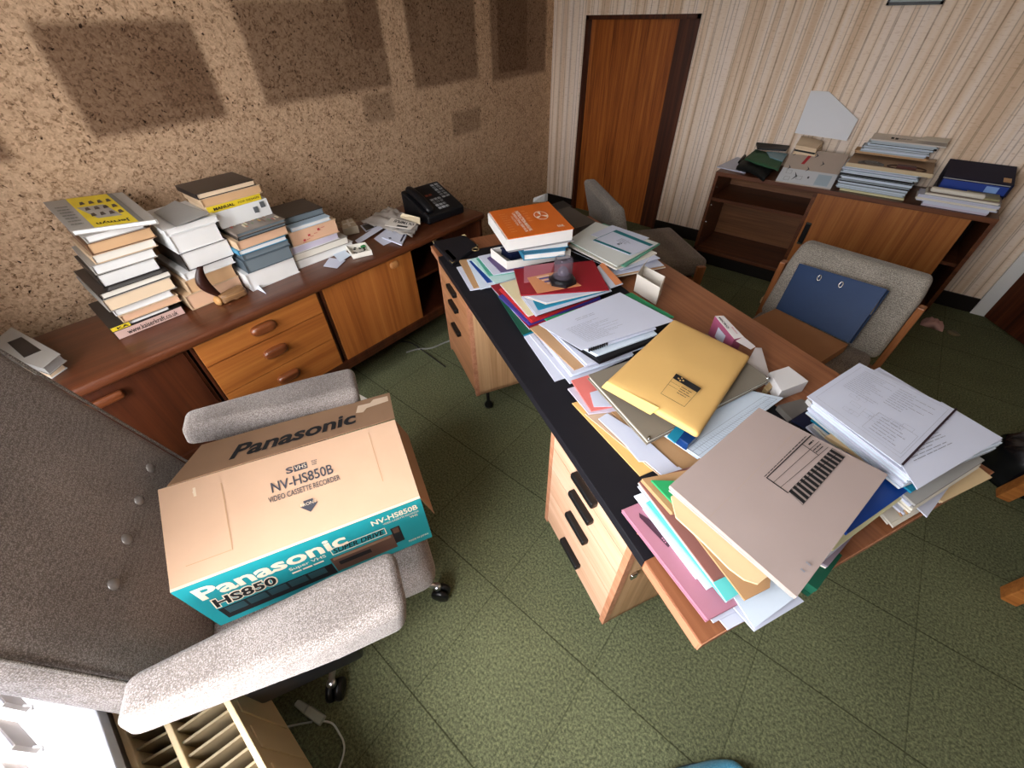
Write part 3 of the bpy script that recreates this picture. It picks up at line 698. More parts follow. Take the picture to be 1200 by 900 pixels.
MB().box((-.252, BF+.05, .40), (BX1-.02, 3.868, .42)).build('shelf', BCW, bc)
d = MB().box((-.252, BF+.006, .137), (.524, BF+.022, .681)).build('sliding_door', BCD, bc)
MB().rbox((-.238, BF-.004, .345), (-.205, BF+.008, .495), .005, 2, sub=2).build('handle', BLACKM, d)
MB().box((-.238, BF-.005, .345), (-.205, BF-.0035, .355)).box((-.238, BF-.005, .485), (-.205, BF-.0035, .495)).build('handle_cap', CHROME, d)
MB().box((BX0+.02, BF+.05, 0), (BX1-.02, 3.84, .11)).build('plinth', plain('plinth_black', '#15100d', .7), bc)
for z in (.20, .33, .46, .59):
    MB().lathe((BX0+.0225, BF+.05, z), [(.003, -.004), (.004, .0), (.003, .004)], 8, axis=Vector((1, 0, 0))).build('shelf_peg', CHROME, bc)

# dark picture on the papered wall, only its lower edge in view
pc = empty('framed_picture', (-.254, YW-.012, 1.592), 0, 'dark framed picture hanging high on the striped wallpaper', 'picture')
MB().box((-.384, YW-.022, 1.588), (-.124, YW-.001, 1.602)).box((-.384, YW-.022, 1.90), (-.124, YW-.001, 1.915)).box((-.384, YW-.022, 1.588), (-.372, YW-.001, 1.915)).box((-.136, YW-.022, 1.588), (-.124, YW-.001, 1.915)).build('frame', BLACKM, pc)
MB().box((-.372, YW-.014, 1.602), (-.136, YW-.006, 1.90)).build('print', plain('picture_print', '#7d8c88', .3, var=.4), pc)

# wooden chair at the right edge of the room, only its feet in view
rc = empty('side_chair', (1.27, 1.835, 0), 0, 'wooden chair at the right edge, its orange-brown feet showing beside the black bag', 'chair')
OAK = wood('orange_beech', '#8a5024', '#a96a33', '#c08346', 'X', 1, .4)
for sx, sy in ((-1, -1), (1, -1), (-1, 1), (1, 1)):
    MB().hexa([(.25*sx-.022, .27*sy-.028, 0), (.25*sx+.022, .27*sy-.028, 0), (.25*sx+.022, .27*sy+.028, 0), (.25*sx-.022, .27*sy+.028, 0)], [(.22*sx-.022, .24*sy-.028, .37), (.22*sx+.022, .24*sy-.028, .37), (.22*sx+.022, .24*sy+.028, .37), (.22*sx-.022, .24*sy+.028, .37)]).build('leg', OAK, rc, local=True, bevel=.004)
for sx in (-1, 1): MB().box((.22*sx-.014, -.24, .30), (.22*sx+.014, .24, .345)).build('side_rail', OAK, rc, local=True, bevel=.004)
for sy in (-1, 1): MB().box((-.21, .24*sy-.015, .30), (.21, .24*sy+.015, .34)).build('cross_rail', OAK, rc, local=True, bevel=.004)
MB().rbox((-.245, -.27, .345), (.245, .27, .405), .025, 3, sub=4).build('seat', plain('black_vinyl', '#17181a', .35), rc, True, local=True)

# ------------------------------------------------------------------ papers, folders and books
P_WHITE = plain('paper_white', '#c8ccdc', .75, var=.02)
P_WARM = plain('paper_warm', '#d9d3c6', .8, var=.03)
P_EDGE = plain('page_edges', '#dcdad6', .85, var=.05)
P_CREAM = plain('page_edges_cream', '#dbc3a4', .85, var=.05)
P_TAN = plain('page_edges_tan', '#c7a077', .85, var=.07)
P_GREY = plain('paper_grey', '#9f9d99', .8, var=.04)
P_BLUE = plain('paper_bluish', '#cfdbe8', .75, var=.02)
F_MANILA = plain('manila_folder', '#dcc196', .75, var=.03)
F_KRAFT = plain('kraft_envelope', '#b28b62', .8, var=.05)
F_BUFF = plain('buff_envelope', '#a99892', .75, var=.03)
F_YELLOW = plain('yellow_padded_envelope', '#e0b570', .6, var=.03)
F_PINK = plain('pink_folder', '#b1788a', .6, var=.05)
F_SALMON = plain('salmon_folder', '#d5736c', .5, var=.04)
F_ROSE = plain('rose_brown_folder', '#8d5f58', .7, var=.05)
F_RED = plain('red_folder', '#8e1724', .45, var=.05)
F_GREEN = plain('green_folder', '#2f8a5c', .6, var=.05)
F_DGREEN = plain('dark_green_folder', '#14503c', .5, var=.06)
F_TEAL = plain('teal_folder', '#1d80a0', .45, var=.05)
F_AQUA = plain('aqua_plastic', '#62c9c8', .3, var=.05)
F_BLUE = plain('royal_blue_folder', '#123f8e', .4, var=.05)
F_NAVY = plain('navy_cover', '#141b3a', .45, var=.1)
F_GREY = plain('grey_board', '#7d7568', .7, var=.05)
F_PURPLE = plain('purple_cover', '#50406c', .5, var=.08)
F_ORANGE = plain('orange_cover', '#d4681f', .45, var=.03)
F_BLACK = plain('black_cover', '#141316', .45)
F_BROWN = plain('brown_card_cover', '#8a5a3a', .7, var=.06)
F_LEMON = plain('pale_yellow_folder', '#ccc79c', .7, var=.03)

def wave(amp, seed):
    r = random.Random(seed); a, b, c = r.uniform(-1, 1), r.uniform(-1, 1), r.uniform(0, 6)
    return lambda u, v: amp*(.5*math.sin(3.2*u*a+c)+.5*math.sin(3.0*v*b+c*2))
def sheet(name, label, cat, q, th, mat, amp=.0012, group=None, nu=8, nv=8):
    """one loose sheet, folder or thin document; label, everyday kind, corner quad of its upper face"""
    seed = sum(map(ord, label))
    o = MB().sheet(q, th, nu, nv, wave(amp, seed)).build(name, mat)
    return tag(o, label, cat, group)
def pad(name, label, cat, q, th, mats, group=None, seed=1, layers=None, jit=.004):
    """a thick bundle whose separate sheets show as slightly shifted edges"""
    rnd = random.Random(sum(map(ord, label))); n = layers or max(3, int(th/.006)); m = MB(); q = ccw(q)
    for i in range(n):
        z1 = -th*i/n; dx, dy = rnd.uniform(-jit, jit), rnd.uniform(-jit, jit)
        m.slab([(x+dx, y+dy, z+z1) for x, y, z in q], th/n*.97, rnd.randrange(len(mats)) if i else 0)
    return tag(m.build(name, list(mats)), label, cat, group)
def printing(o, q, fn, mats):
    m = MB(); fn(m, q); return m.build('printing', mats, o)
GI = plain('print_grey', '#8d8f98', .8)

def book_box(q, th): return [(x, y, z-th) for x, y, z in q]
def book(label, q, th, cover, page=None, spine=None, cat='book', name='book', group=None, paperback=True):
    """cover boards, page block and spine as parts; q = upper face with front edge first (front-left, front-right, back-right, back-left)"""
    a, b, c, d = [Vector(p) for p in q]
    if (b-a).cross(d-a).z < 0: a, b, c, d = b, a, d, c
    t = .0022 if th > .012 else .0012; dn = Vector((0, 0, -th))
    root = empty(name, (a+b+c+d)/4+dn, 0, label, cat, group)
    MB().slab([a, b, c, d], t).slab([p+dn+Vector((0, 0, t)) for p in (a, b, c, d)], t).build('cover', cover, root)
    i = .004
    def inset(p, o1, o2): return p+(o1-p).normalized()*i+(o2-p).normalized()*i
    ins = [inset(a, b, d), inset(b, a, c), inset(c, b, d), inset(d, c, a)]
    tp = Vector((0, 0, -t*.9))
    pm = MB().hexa([p+dn-tp for p in ins], [p+tp for p in ins]); pm.build('page_block', page or P_EDGE, root)
    if spine is not None:
        e = {'B': (c, d), 'L': (d, a), 'R': (b, c), 'F': (a, b)}[spine]; mid = (a+b+c+d)/4
        out = ((e[0]+e[1])/2-mid).normalized()*.0012; ub = Vector((0, 0, -.0003))
        MB().extrude([e[0]+ub+out, e[1]+ub+out, e[1]+dn-ub+out, e[0]+dn-ub+out], -out.normalized()*.0035).build('spine', cover, root)
    return root

# --- stacks on the sideboard: along = metres along the sideboard from the stack's front corner
def stack(origin, e, items, zbase=.71):
    """items from the bottom up: (z_top, along0, along1, depth, setback, cover, page, spine, label)"""
    ev = Vector((e[0], e[1], 0)).normalized(); nv = Vector((-ev.y, ev.x, 0)); o = Vector((origin[0], origin[1], 0)); z = zbase; out = []
    rnd = random.Random(int(origin[1]*1000)+5)
    for (zt, a0, a1, dep, setb, cov, pg, sp, lab) in items:
        tw = R(rnd.uniform(-1.5, 1.5)); e2 = Vector((ev.x*math.cos(tw)-ev.y*math.sin(tw), ev.x*math.sin(tw)+ev.y*math.cos(tw), 0)); n2 = Vector((-e2.y, e2.x, 0))
        p = o+ev*a0+nv*setb; L = a1-a0
        q = [p, p+e2*L, p+e2*L+n2*dep, p+n2*dep]
        out.append(book(lab, [(v.x, v.y, zt) for v in q], zt-z-.0005, cov, pg, sp)); z = zt
    return out
C_GREY = plain('cover_grey', '#9c978f', .5, var=.06); C_WHITE = plain('cover_white', '#d8d8d6', .45, var=.03); C_SLATE = plain('cover_slate', '#4e5a62', .45, var=.05)
C_DARK = plain('cover_dark_photo', '#2b2624', .35, var=.6); C_BEIGE = plain('cover_beige', '#c4a888', .6, var=.05); C_YEL = plain('cover_yellow', '#dcc22c', .5, var=.04)
C_LBLUE = plain('cover_light_blue', '#3d86a8', .45, var=.05); C_MAUVE = plain('cover_mauve', '#b59ca6', .6, var=.04); C_BROWNP = plain('cover_brown', '#6d4f3a', .5, var=.2)
P_SLATE = plain('slate_pages', '#69747a', .8, var=.06); P_LILAC = plain('lilac_pages', '#c2bbcb', .8, var=.04); P_PEACH = plain('peach_pages', '#d2a98a', .85, var=.05)

s1 = stack((-1.947, -.015), (-.014, 1), [
    (.745, .003, .237, .28, .0, C_DARK, P_CREAM, 'F', 'mail-order catalogue with web address along its spine, bottom of the leftmost tall stack'),
    (.761, .003, .200, .28, .001, C_DARK, P_EDGE, 'L', 'black book with yellow label on its edge, second from bottom of leftmost tall stack'),
    (.789, .050, .250, .28, .0, C_BEIGE, P_PEACH, 'L', 'peach-edged book, third from bottom of leftmost tall stack'),
    (.814, .045, .238, .29, .01, C_WHITE, P_EDGE, 'L', 'thin white book above the peach-edged one of leftmost tall stack'),
    (.862, .037, .262, .31, .0, C_GREY, P_CREAM, 'L', 'thick cream-edged book below the magazines in leftmost tall stack'),
    (.885, .042, .270, .30, .0, C_DARK, P_WARM, 'L', 'magazine with mottled page edges in the middle of leftmost tall stack'),
    (.932, .071, .258, .27, .04, C_DARK, P_EDGE, 'L', 'thick white-edged book with black cover in leftmost tall stack'),
    (.966, .076, .270, .27, .04, C_GREY, P_EDGE, 'L', 'white-edged book below two cream books in leftmost tall stack'),
    (.997, .095, .290, .27, .04, C_BEIGE, P_WARM, 'L', 'off-white paperback with beige cover in leftmost tall stack'),
    (1.036, .103, .302, .27, .04, C_BROWNP, P_TAN, 'L', 'tan-edged book, third from top of leftmost tall stack'),
    (1.060, .112, .286, .26, .04, C_GREY, P_EDGE, 'L', 'white-edged book directly under the yellow catalogue')])
jq = [(-2.020,0.081,1.078), (-1.920,0.303,1.074), (-2.325,0.313,1.088), (-2.365,0.080,1.103)]
jer = book('big catalogue with yellow panel of component photographs on top of leftmost stack', jq, .016, C_GREY, P_EDGE, 'R')
JQ = [Vector(p) for p in jq]
jm = MB()
put_rect(jm, JQ, .27, .80, .0, 1.0, 0, w=.0009)
put_text(jm, JQ, 'Jermyn', .33, .73, .05, .15, 1, bold=.02, w=.0014, rot=180)
for r_ in range(3):
    for k in range(4):
        u = .36+.11*k; v = .32+.20*r_
        put_poly(jm, JQ, [(u, v), (u+.07, v+.02), (u+.06, v+.11), (u+.02, v+.10)], 2, w=.0014)
put_lines(jm, JQ, .06, .22, .12, .78, 7, 3, .35, 4, .1, 3, w=.0014)
put_rect(jm, JQ, .79, .86, .0, 1.0, 3, w=.0011)
jm.build('printing', [C_YEL, INK, plain('print_dark_brown', '#4b4038', .6), plain('print_mid_grey', '#77736d', .7)], jer)
# printing on the two bottom spines
b0 = s1[0]; sq = [(-1.9445, -.012, .711), (-1.948, .222, .711), (-1.948, .222, .7445), (-1.9445, -.012, .7445)]
sm2 = MB(); put_rect(sm2, sq, .012, .99, .03, .97, 1, w=.0018); put_text(sm2, sq, 'www.kaiserkraft.co.uk', .16, .90, .20, .78, 0, w=.0026, bold=.01); sm2.build('lettering', [INK, plain('spine_pinkish', '#c9a79c', .6)], b0)
sq = [(-1.9455, -.011, .7462), (-1.9463, .048, .7462), (-1.9463, .048, .7605), (-1.9455, -.011, .7605)]
sm2 = MB(); put_rect(sm2, sq, 0, 1, 0, 1, 1, w=.0022); put_text(sm2, sq, 'KA', .30, .92, .2, .8, 0, w=.003, bold=.03); sm2.build('lettering', [INK, C_YEL], s1[1])

s2 = stack((-1.945, .246), (-.045, .999), [
    (.773, .003, .223, .28, .0, C_BEIGE, P_PEACH, 'L', 'thick peach-edged book at the bottom of the second stack'),
    (.829, .030, .220, .28, .0, C_BEIGE, P_TAN, 'L', 'tan-edged book, second from bottom of the second stack'),
    (.859, .042, .238, .28, .0, C_WHITE, P_EDGE, 'L', 'slim white book above the tan books of the second stack'),
    (.930, .066, .250, .29, .0, C_DARK, P_EDGE, 'L', 'thick white-edged book with dark cover in the middle of the second stack'),
    (1.0, .066, .240, .29, .0, C_WHITE, P_EDGE, 'L', 'very thick white directory near the top of the second stack'),
    (1.024, .062, .255, .29, .0, C_WHITE, P_EDGE, 'L', 'white pad topping the second stack under the grey sheet')])
sheet('loose_sheet', 'grey loose sheet lying askew on top of the second book stack', 'paper', [(-2.174,0.348,1.030),(-1.937,0.349,1.028),(-1.963,0.482,1.034),(-2.239,0.451,1.036)], .001, P_GREY, .001)

s3 = stack((-1.902, .514), (-.018, 1), [
    (.788, -.035, .190, .27, .0, C_WHITE, P_EDGE, 'L', 'thick white book at the bottom of the third stack'),
    (.843, -.019, .188, .27, .0, C_SLATE, P_SLATE, 'L', 'thick slate-grey edged book, second from bottom of the third stack'),
    (.868, -.010, .195, .27, .0, C_SLATE, P_SLATE, 'L', 'thinner slate-grey book above another slate book in the third stack'),
    (.888, -.018, .190, .27, .0, C_LBLUE, P_EDGE, 'L', 'white-edged book with bright blue spine in the third stack'),
    (.924, -.010, .212, .27, .0, C_BEIGE, P_PEACH, 'L', 'peach-edged book under the magazines in the third stack'),
    (.938, .004, .212, .28, .0, C_DARK, P_SLATE, 'L', 'dark magazine lying under the flowered magazine of the third stack'),
    (.953, .006, .214, .28, .0, plain('cover_market_photo', '#7a6f66', .35, var=.4), P_SLATE, 'L', 'magazine with colourful photo cover in the middle of the third stack'),
    (1.020, -.007, .212, .20, .10, C_WHITE, P_EDGE, 'F', 'white book with dark squares on its spine in the third stack'),
    (1.045, -.024, .193, .20, .10, C_YEL, P_CREAM, 'F', 'manual with yellow lettered spine near the top of the third stack'),
    (1.077, -.030, .208, .20, .10, C_BEIGE, P_TAN, 'L', 'tan-edged paperback, second from top of the third stack'),
    (1.098, -.035, .195, .20, .10, C_DARK, P_CREAM, 'L', 'cream-edged book with dark photo cover on top of the third stack')])
def face(org, e, a0, a1, setb, z0, z1):
    ev = Vector((e[0], e[1], 0)).normalized(); nv = Vector((-ev.y, ev.x, 0)); p = Vector((org[0], org[1], 0))+nv*setb
    A = p+ev*a0; B = p+ev*a1; return [(A.x, A.y, z0), (B.x, B.y, z0), (B.x, B.y, z1), (A.x, A.y, z1)]
m = MB(); q = face((-1.902, .514), (-.018, 1), -.024, .193, .10, 1.022, 1.044)
put_text(m, q, 'MANUAL', .10, .48, .25, .75, 0, bold=.03, w=.004); put_text(m, q, 'FOR DESIGN', .55, .95, .35, .70, 0, w=.004); m.build('lettering', [INK], s3[8])
m = MB(); q = face((-1.902, .514), (-.018, 1), -.007, .212, .10, .955, 1.019)
put_rect(m, q, .68, .77, .35, .72, 0, w=.004); put_rect(m, q, .83, .92, .55, .92, 0, w=.004); m.build('spine_squares', [plain('print_dark_grey', '#5a5d60', .6)], s3[7])
m = MB(); q = [(-1.90, .522, .953), (-1.904, .728, .953), (-2.175, .725, .953), (-2.175, .520, .953)]
rr = random.Random(3); pals = ['#a8483a', '#c89a3e', '#5f7a4a', '#d5c7a8', '#7c5a44', '#b46a4e']
pm_ = [plain('photo_'+p[1:], p, .4) for p in pals]
for k in range(46):
    u, v = rr.uniform(.05, .93), rr.uniform(.08, .55); put_rect(m, q, u, u+.035, v, v+rr.uniform(.04, .14), rr.randrange(6), w=.0012+k*.00001)
m.build('cover_photo', pm_, s3[6])

s4 = stack((-1.939, .71), (.033, .999), [
    (.746, .001, .310, .25, .0, C_WHITE, P_EDGE, None, 'flat white book at the bottom of the fourth stack'),
    (.780, .000, .288, .25, .0, C_GREY, P_WARM, 'L', 'grey-covered book, second from bottom of the fourth stack'),
    (.813, .004, .249, .24, .0, C_WHITE, P_LILAC, 'L', 'lilac-white book in the middle of the fourth stack'),
    (.877, .022, .256, .23, .0, C_BEIGE, P_PEACH, 'L', 'peach-edged directory with red stamps in the fourth stack'),
    (.895, .040, .235, .22, .0, plain('cover_pale_blue', '#a9bccb', .5), P_EDGE, 'L', 'slim white and pale blue book near the top of the fourth stack'),
    (.925, .020, .235, .20, .05, C_DARK, P_SLATE, 'L', 'book with dark glossy cover on top of the fourth stack')])
m = MB(); q = face((-1.939, .71), (.033, .999), .022, .256, .0, .813, .877)
RI = plain('red_ink', '#b2353c', .6)
for u, v in ((.22, .18), (.34, .42), (.56, .62)): put_rect(m, q, u, u+.05, v, v+.13, 0, w=-.001)
m2 = MB(); q2 = [q[0], q[1], q[2], q[3]]
for k in range(6): put_rect(m2, q2, .2+.09*k, .27+.09*k, .10+.12*k, .13+.12*k, 0, w=.0022)
for u, v in ((.22, .18), (.34, .42), (.56, .62)): put_rect(m2, q2, u, u+.05, v, v+.13, 0, w=.0022)
m2.build('stamps', [RI], s4[3])

# two books at the far left behind the armchair
q = [(-2.124,-0.329,0.770),(-1.827,-0.218,0.770),(-1.878,-0.163,0.770),(-2.233,-0.241,0.770)]
sb1 = book('pale book with dark photograph on its cover behind the armchair on the sideboard', q, .03, C_GREY, P_GREY, None)
m = MB(); Qv = [Vector(p) for p in (q if area2(q) > 0 else [q[1], q[0], q[3], q[2]])]
qp = [(-2.113,-0.268,0.770),(-1.950,-0.246,0.770),(-1.957,-0.200,0.770),(-2.118,-0.229,0.770)]
m.sheet(ccw([(x, y, z+.001) for x, y, z in qp]), .0008, 1, 1); m.build('cover_photo', [C_DARK], sb1)
q = [(-2.146,-0.348,0.739),(-1.859,-0.225,0.739),(-1.889,-0.177,0.739),(-2.198,-0.250,0.739)]
book('cream-edged book under the photo book behind the armchair', q, .028, C_WHITE, P_CREAM, None)

# --- small things on the sideboard
# carved ornament: a stone block with a dark curved leaf standing in it
orn = empty('ornament', (-1.906,0.400,0.710), 0, 'small carved wooden ornament with dark twisted leaf in front of second stack', 'ornament')
m = MB(); oc = root_loc(orn)
m.rbox(oc+Vector((-.022, -.052, 0)), oc+Vector((.022, .052, .042)), .014, 3, lambda p: p+Vector((.006*noise.noise(p*40), .006*noise.noise(p*43+Vector((3, 1, 2))), .006*noise.noise(p*37))), 5)
m.build('block', wood('ornament_wood', '#5b3c25', '#85623f', '#a98357', 'Y', 3, .5), orn, True)
m = MB(); m.lathe(oc+Vector((0, -.058, .018)), [(.018, -.004), (.021, .004), (.014, .012)], 16, axis=Vector((.3, -1, .1))); m.build('end_disc', plain('pale_wood_disc', '#b98a55', .5), orn, True)
m = MB(); L = []
for i in range(11):
    t = i/10; c = oc+Vector((.0, -.045-.045*math.sin(t*2.6)*.8+.01*t, .035+.135*t)); w_ = .010+.012*math.sin(PI*min(1, t*1.05)); L.append((c+Vector((0, -w_, 0)), c+Vector((.006, w_, 0))))
vs = []; fs = []
for a, b in L: vs += [a, b, b+Vector((-.004, 0, 0)), a+Vector((-.004, 0, 0))]
for i in range(10):
    for k in range(4): fs.append((i*4+k, i*4+(k+1) % 4, i*4+4+(k+1) % 4, i*4+4+k))
fs += [(3, 2, 1, 0), (40, 41, 42, 43)]
m.add(vs, fs); m.build('leaf', plain('dark_leaf', '#2f160f', .35), orn, True)
sheet('paper_corner', 'torn white slip sticking out beside the carved ornament', 'paper', [(-1.978,0.492,0.712),(-1.832,0.504,0.712),(-1.849,0.503,0.725),(-1.975,0.520,0.725)], .0006, P_WHITE, .001)
# plastic cube box
cb = empty('crystal_box', (-2.133,1.124,0.711), 0, 'small clear plastic box of pale parts beside the fourth stack', 'box')
q = [(-2.099,1.071,0.752),(-2.072,1.151,0.752),(-2.201,1.199,0.752),(-2.203,1.133,0.752)]
MB().slab(q, .041).build('body', plain('clear_plastic_pale', '#b3a693', .2, var=.15), cb, bevel=.003)
m = MB(); Qv = [Vector(p) for p in ccw(q)]; put_rect(m, Qv, .1, .9, .42, .55, 0, w=.001); put_rect(m, Qv, .42, .6, .1, .9, 0, w=.0012); m.build('tape', plain('clear_tape', '#d6cfc3', .2), cb)
# open tray with coins
tr = empty('small_tray', (-1.873,1.005,0.711), 0, 'small white open tray of dark buttons at the front of the sideboard', 'tray')
q = ccw([(-1.820,0.939,0.735),(-1.787,1.030,0.735),(-1.893,1.068,0.735),(-1.938,0.981,0.735)]); Qv = [Vector(p) for p in q]; cen = sum(Qv, Vector())/4
m = MB(); dn = Vector((0, 0, -.0245)); m.hexa([p+dn for p in Qv], [p+dn*.9 for p in Qv])
for i in range(4):
    a, b = Qv[i], Qv[(i+1) % 4]; ai, bi = a+(cen-a)*.07, b+(cen-b)*.07
    m.hexa([a+dn, b+dn, bi+dn, ai+dn], [a, b, bi, ai])
m.build('tray_body', plain('tray_white', '#ddd8cc', .6), tr)
BTN = plain('dark_button', '#3a332c', .25, .3); rr = random.Random(5); f = quad_map(Qv)
for k in range(12):
    c = f(.2+.6*rr.random(), .2+.6*rr.random(), -.010-.006*(k % 2))
    tag(MB().lathe(c, [(.006, -.0015), (.007, 0), (.006, .0015)], 10, axis=Vector((rr.uniform(-.3, .3), rr.uniform(-.3, .3), 1))).build('button', BTN, None, True), 'small dark round button lying in the white tray', 'button', 'dark buttons in the white tray')
c = f(.78, .72, -.008); tag(MB().rbox(c-Vector((.009, .012, .006)), c+Vector((.009, .012, .006)), .004, 2, sub=2).build('green_clip', plain('green_plastic', '#2f7a45', .35), None, True), 'small green plastic clip in the white tray', 'clip')
# cards, strip, photograph, sheet
sheet('card', 'teal and white card in front of the small white tray', 'card', [(-1.977,0.911,0.716),(-1.836,0.876,0.716),(-1.859,0.953,0.716),(-1.980,0.976,0.716)], .0012, P_BLUE, .0004)
sheet('card', 'small white card at the very front edge of the sideboard', 'card', [(-1.866,0.802,0.714),(-1.794,0.831,0.714),(-1.836,0.906,0.714),(-1.926,0.872,0.714)], .001, P_WHITE, .0004)
m_ = sheet('paper_strip', 'long white paper strip lying across the sideboard towards the tray', 'paper', [(-1.984,1.063,0.722),(-1.950,1.058,0.714),(-1.988,1.248,0.726),(-2.042,1.262,0.728)], .001, P_WHITE, .0004)
ph = sheet('photograph', 'black and white photograph lying near the paper strip', 'photograph', [(-2.157,1.212,0.713),(-2.054,1.178,0.713),(-2.062,1.253,0.713),(-2.145,1.274,0.713)], .001, P_WHITE, .0002)
printing(ph, [Vector(p)+Vector((0, 0, .0004)) for p in ccw([(-2.157,1.212,0.713),(-2.054,1.178,0.713),(-2.062,1.253,0.713),(-2.145,1.274,0.713)])], lambda m, q: put_rect(m, q, .08, .92, .12, .9), [C_DARK])
sheet('loose_sheet', 'white sheet below the folded white leaflet on the sideboard', 'paper', [(-1.941,1.150,0.713),(-1.828,1.128,0.713),(-1.834,1.260,0.713),(-2.009,1.304,0.713)], .001, P_WHITE, .0006)
lf = sheet('leaflet', 'folded white leaflet with dark edge in front of the plastic bag', 'leaflet', [(-1.906,1.178,0.722),(-1.742,1.181,0.722),(-1.851,1.316,0.722),(-1.995,1.296,0.722)], .007, P_WHITE, .0004)
printing(lf, [Vector(p)+Vector((0, 0, .0006)) for p in [(-1.906,1.178,0.722),(-1.742,1.181,0.722),(-1.851,1.316,0.722),(-1.995,1.296,0.722)]], lambda m, q: (put_rect(m, q, .86, .93, .15, .95), put_poly(m, q, [(.30, .12), (.36, .05), (.46, .12), (.40, .2)])), [F_NAVY])
# camera shop plastic bag, crumpled
bag = empty('plastic_bag', (-2.037,1.374,0.711), 0, 'crumpled clear plastic bag with black lettering beside the telephone', 'bag')
CLEAR = plain('bag_plastic', '#b8b2ab', .15, spec=.8, alpha=.72)
m = MB(); bc_ = (-2.099,1.415,0.711)
q = [(-2.173,1.236,0.728),(-1.764,1.269,0.728),(-1.859,1.418,0.745),(-2.195,1.456,0.745)]
m.sheet(ccw(q), .003, 22, 18, lambda u, v: .016*noise.noise(Vector((u*6, v*5, 1)))+.010*noise.noise(Vector((u*14, v*13, 4)))+.014*math.sin(PI*u)*math.sin(PI*v)); m.build('bag_film', CLEAR, bag, True)
q = ccw([(-1.995,1.264,0.748),(-1.808,1.303,0.752),(-1.820,1.361,0.768),(-2.010,1.335,0.764)]); q2 = [(-1.965,1.249,0.750),(-1.798,1.295,0.754),(-1.804,1.343,0.768),(-1.989,1.319,0.764)]
lb = MB().slab(q2, .004).build('printed_label', plain('bag_label', '#bdb6ac', .5), bag)
m = MB(); put_text(m, [Vector(q2[i]) for i in (0, 1, 2, 3)], 'OLYMPUS', .20, .98, .50, .86, 0, bold=.03, w=.0015, rot=180); put_rect(m, [Vector(q2[i]) for i in (0, 1, 2, 3)], .45, .85, .05, .26, 0, w=.0015); m.build('lettering', [INK], lb)
q = [(-1.969,1.363,0.765),(-1.795,1.360,0.768),(-1.826,1.389,0.780),(-1.952,1.373,0.780)]; MB().slab(ccw(q), .010).build('bag_header', plain('bag_header_cream', '#d2c3a4', .6), bag)

# telephone
ph = empty('telephone', (-1.95, 1.60, .71), R(-5), 'black push-button desk telephone at the far end of the sideboard', 'telephone')
BP = plain('phone_black', '#0f0f12', .35); KEY = plain('phone_key', '#d3d6d8', .4)
TL = .38
def pf(p): return Vector((p.x, p.y, p.z*(1+0)+max(0, (.11-p.x))*TL*(1 if p.z > .02 else 0)))
MB().rbox((-.125, -.135, .0), (.12, .135, .050), .014, 3, pf, 6).build('phone_body', BP, ph, True, local=True)
def onp(x, y, h=.046): return Vector((x, y, h+(.11-x)*TL))
hs = MB(); hs.rbox((-.105, -.118, .05), (.105, -.068, .085), .02, 4, lambda p: Vector((p.x, p.y, p.z+(.11-p.x)*TL+.016*math.cos(p.x*14)-.006)), 8)
hs.build('handset', BP, ph, True, local=True)
pts = [Vector((.10+.012*math.cos(t*1.9), -.10-.012*t/6+.010*math.sin(t*1.9), .03+.002*t)) for t in [i*.35 for i in range(60)]]
MB().tube(pts, .003, 6).build('coiled_cord', BP, ph, True, local=True)
def key(x, y, sx, sy, mat):
    m = MB(); c = [onp(x-sx, y-sy), onp(x+sx, y-sy), onp(x+sx, y+sy), onp(x-sx, y+sy)]; m.slab([(p.x, p.y, p.z+.004) for p in c], .006); m.build('key', mat, ph, local=True)
for r_ in range(4):
    for k in range(3): key(.01+.024*r_, -.015+.026*k, .0085, .0105, KEY)
for r_ in range(6):
    for k in range(2): key(-.095+.021*r_, .072+.030*k, .0075, .012, KEY)
for k in range(2): key(-.030, -.020+.026*k, .0075, .010, plain('phone_red_key', '#b4523a', .4))
m = MB(); m.slab([tuple(v) for v in (onp(-.085, -.045, .049), onp(-.055, -.045, .049), onp(-.055, .03, .049), onp(-.085, .03, .049))], .004); m.build('display', plain('phone_display', '#6f756c', .25), ph, local=True)

# ------------------------------------------------------------------ on the desk
# far end: black folio, document case, card, ring binder pile
fol = empty('desk_folio', (-1.438,1.263,0.753), 0, 'black leather desk folio with metal corners at far left end of the desk', 'folio')
fq = ccw([(-1.551,1.231,0.772),(-1.304,1.128,0.772),(-1.340,1.335,0.772),(-1.480,1.386,0.772)]); MB().slab(fq, .018).build('cover', LEATHER, fol, bevel=.003)
GOLD = plain('gold_trim', '#a8946a', .35, .8); Qv = [Vector(p) for p in fq]; f = quad_map(Qv); m = MB()
for i in range(4):
    a, b = Qv[i], Qv[(i+1) % 4]; d = Qv[i-1]
    m.tube([a+(b-a)*.09+Vector((0, 0, .0005)), a+Vector((0, 0, .0005)), a+(d-a)*.12+Vector((0, 0, .0005))], .0022, 6)
m.build('corner_trim', GOLD, fol, True)
m = MB(); c = Vector((-1.317,1.294,0.774)); m.tube([c+Vector((.016*math.cos(a), .016*math.sin(a), 0)) for a in [i*PI/10 for i in range(21)]], .0025, 6); m.build('ring', GOLD, fol, True)
q = [(-1.427,1.195,0.772),(-1.423,1.214,0.772),(-1.320,1.172,0.772),(-1.322,1.153,0.772)]; tag(MB().slab(q, .0004).build('gold_strip', GOLD), None, None); bpy.data.objects['gold_strip'].parent = fol
bpy.data.objects['gold_strip'].location = bpy.data.objects['gold_strip'].location-fol.location

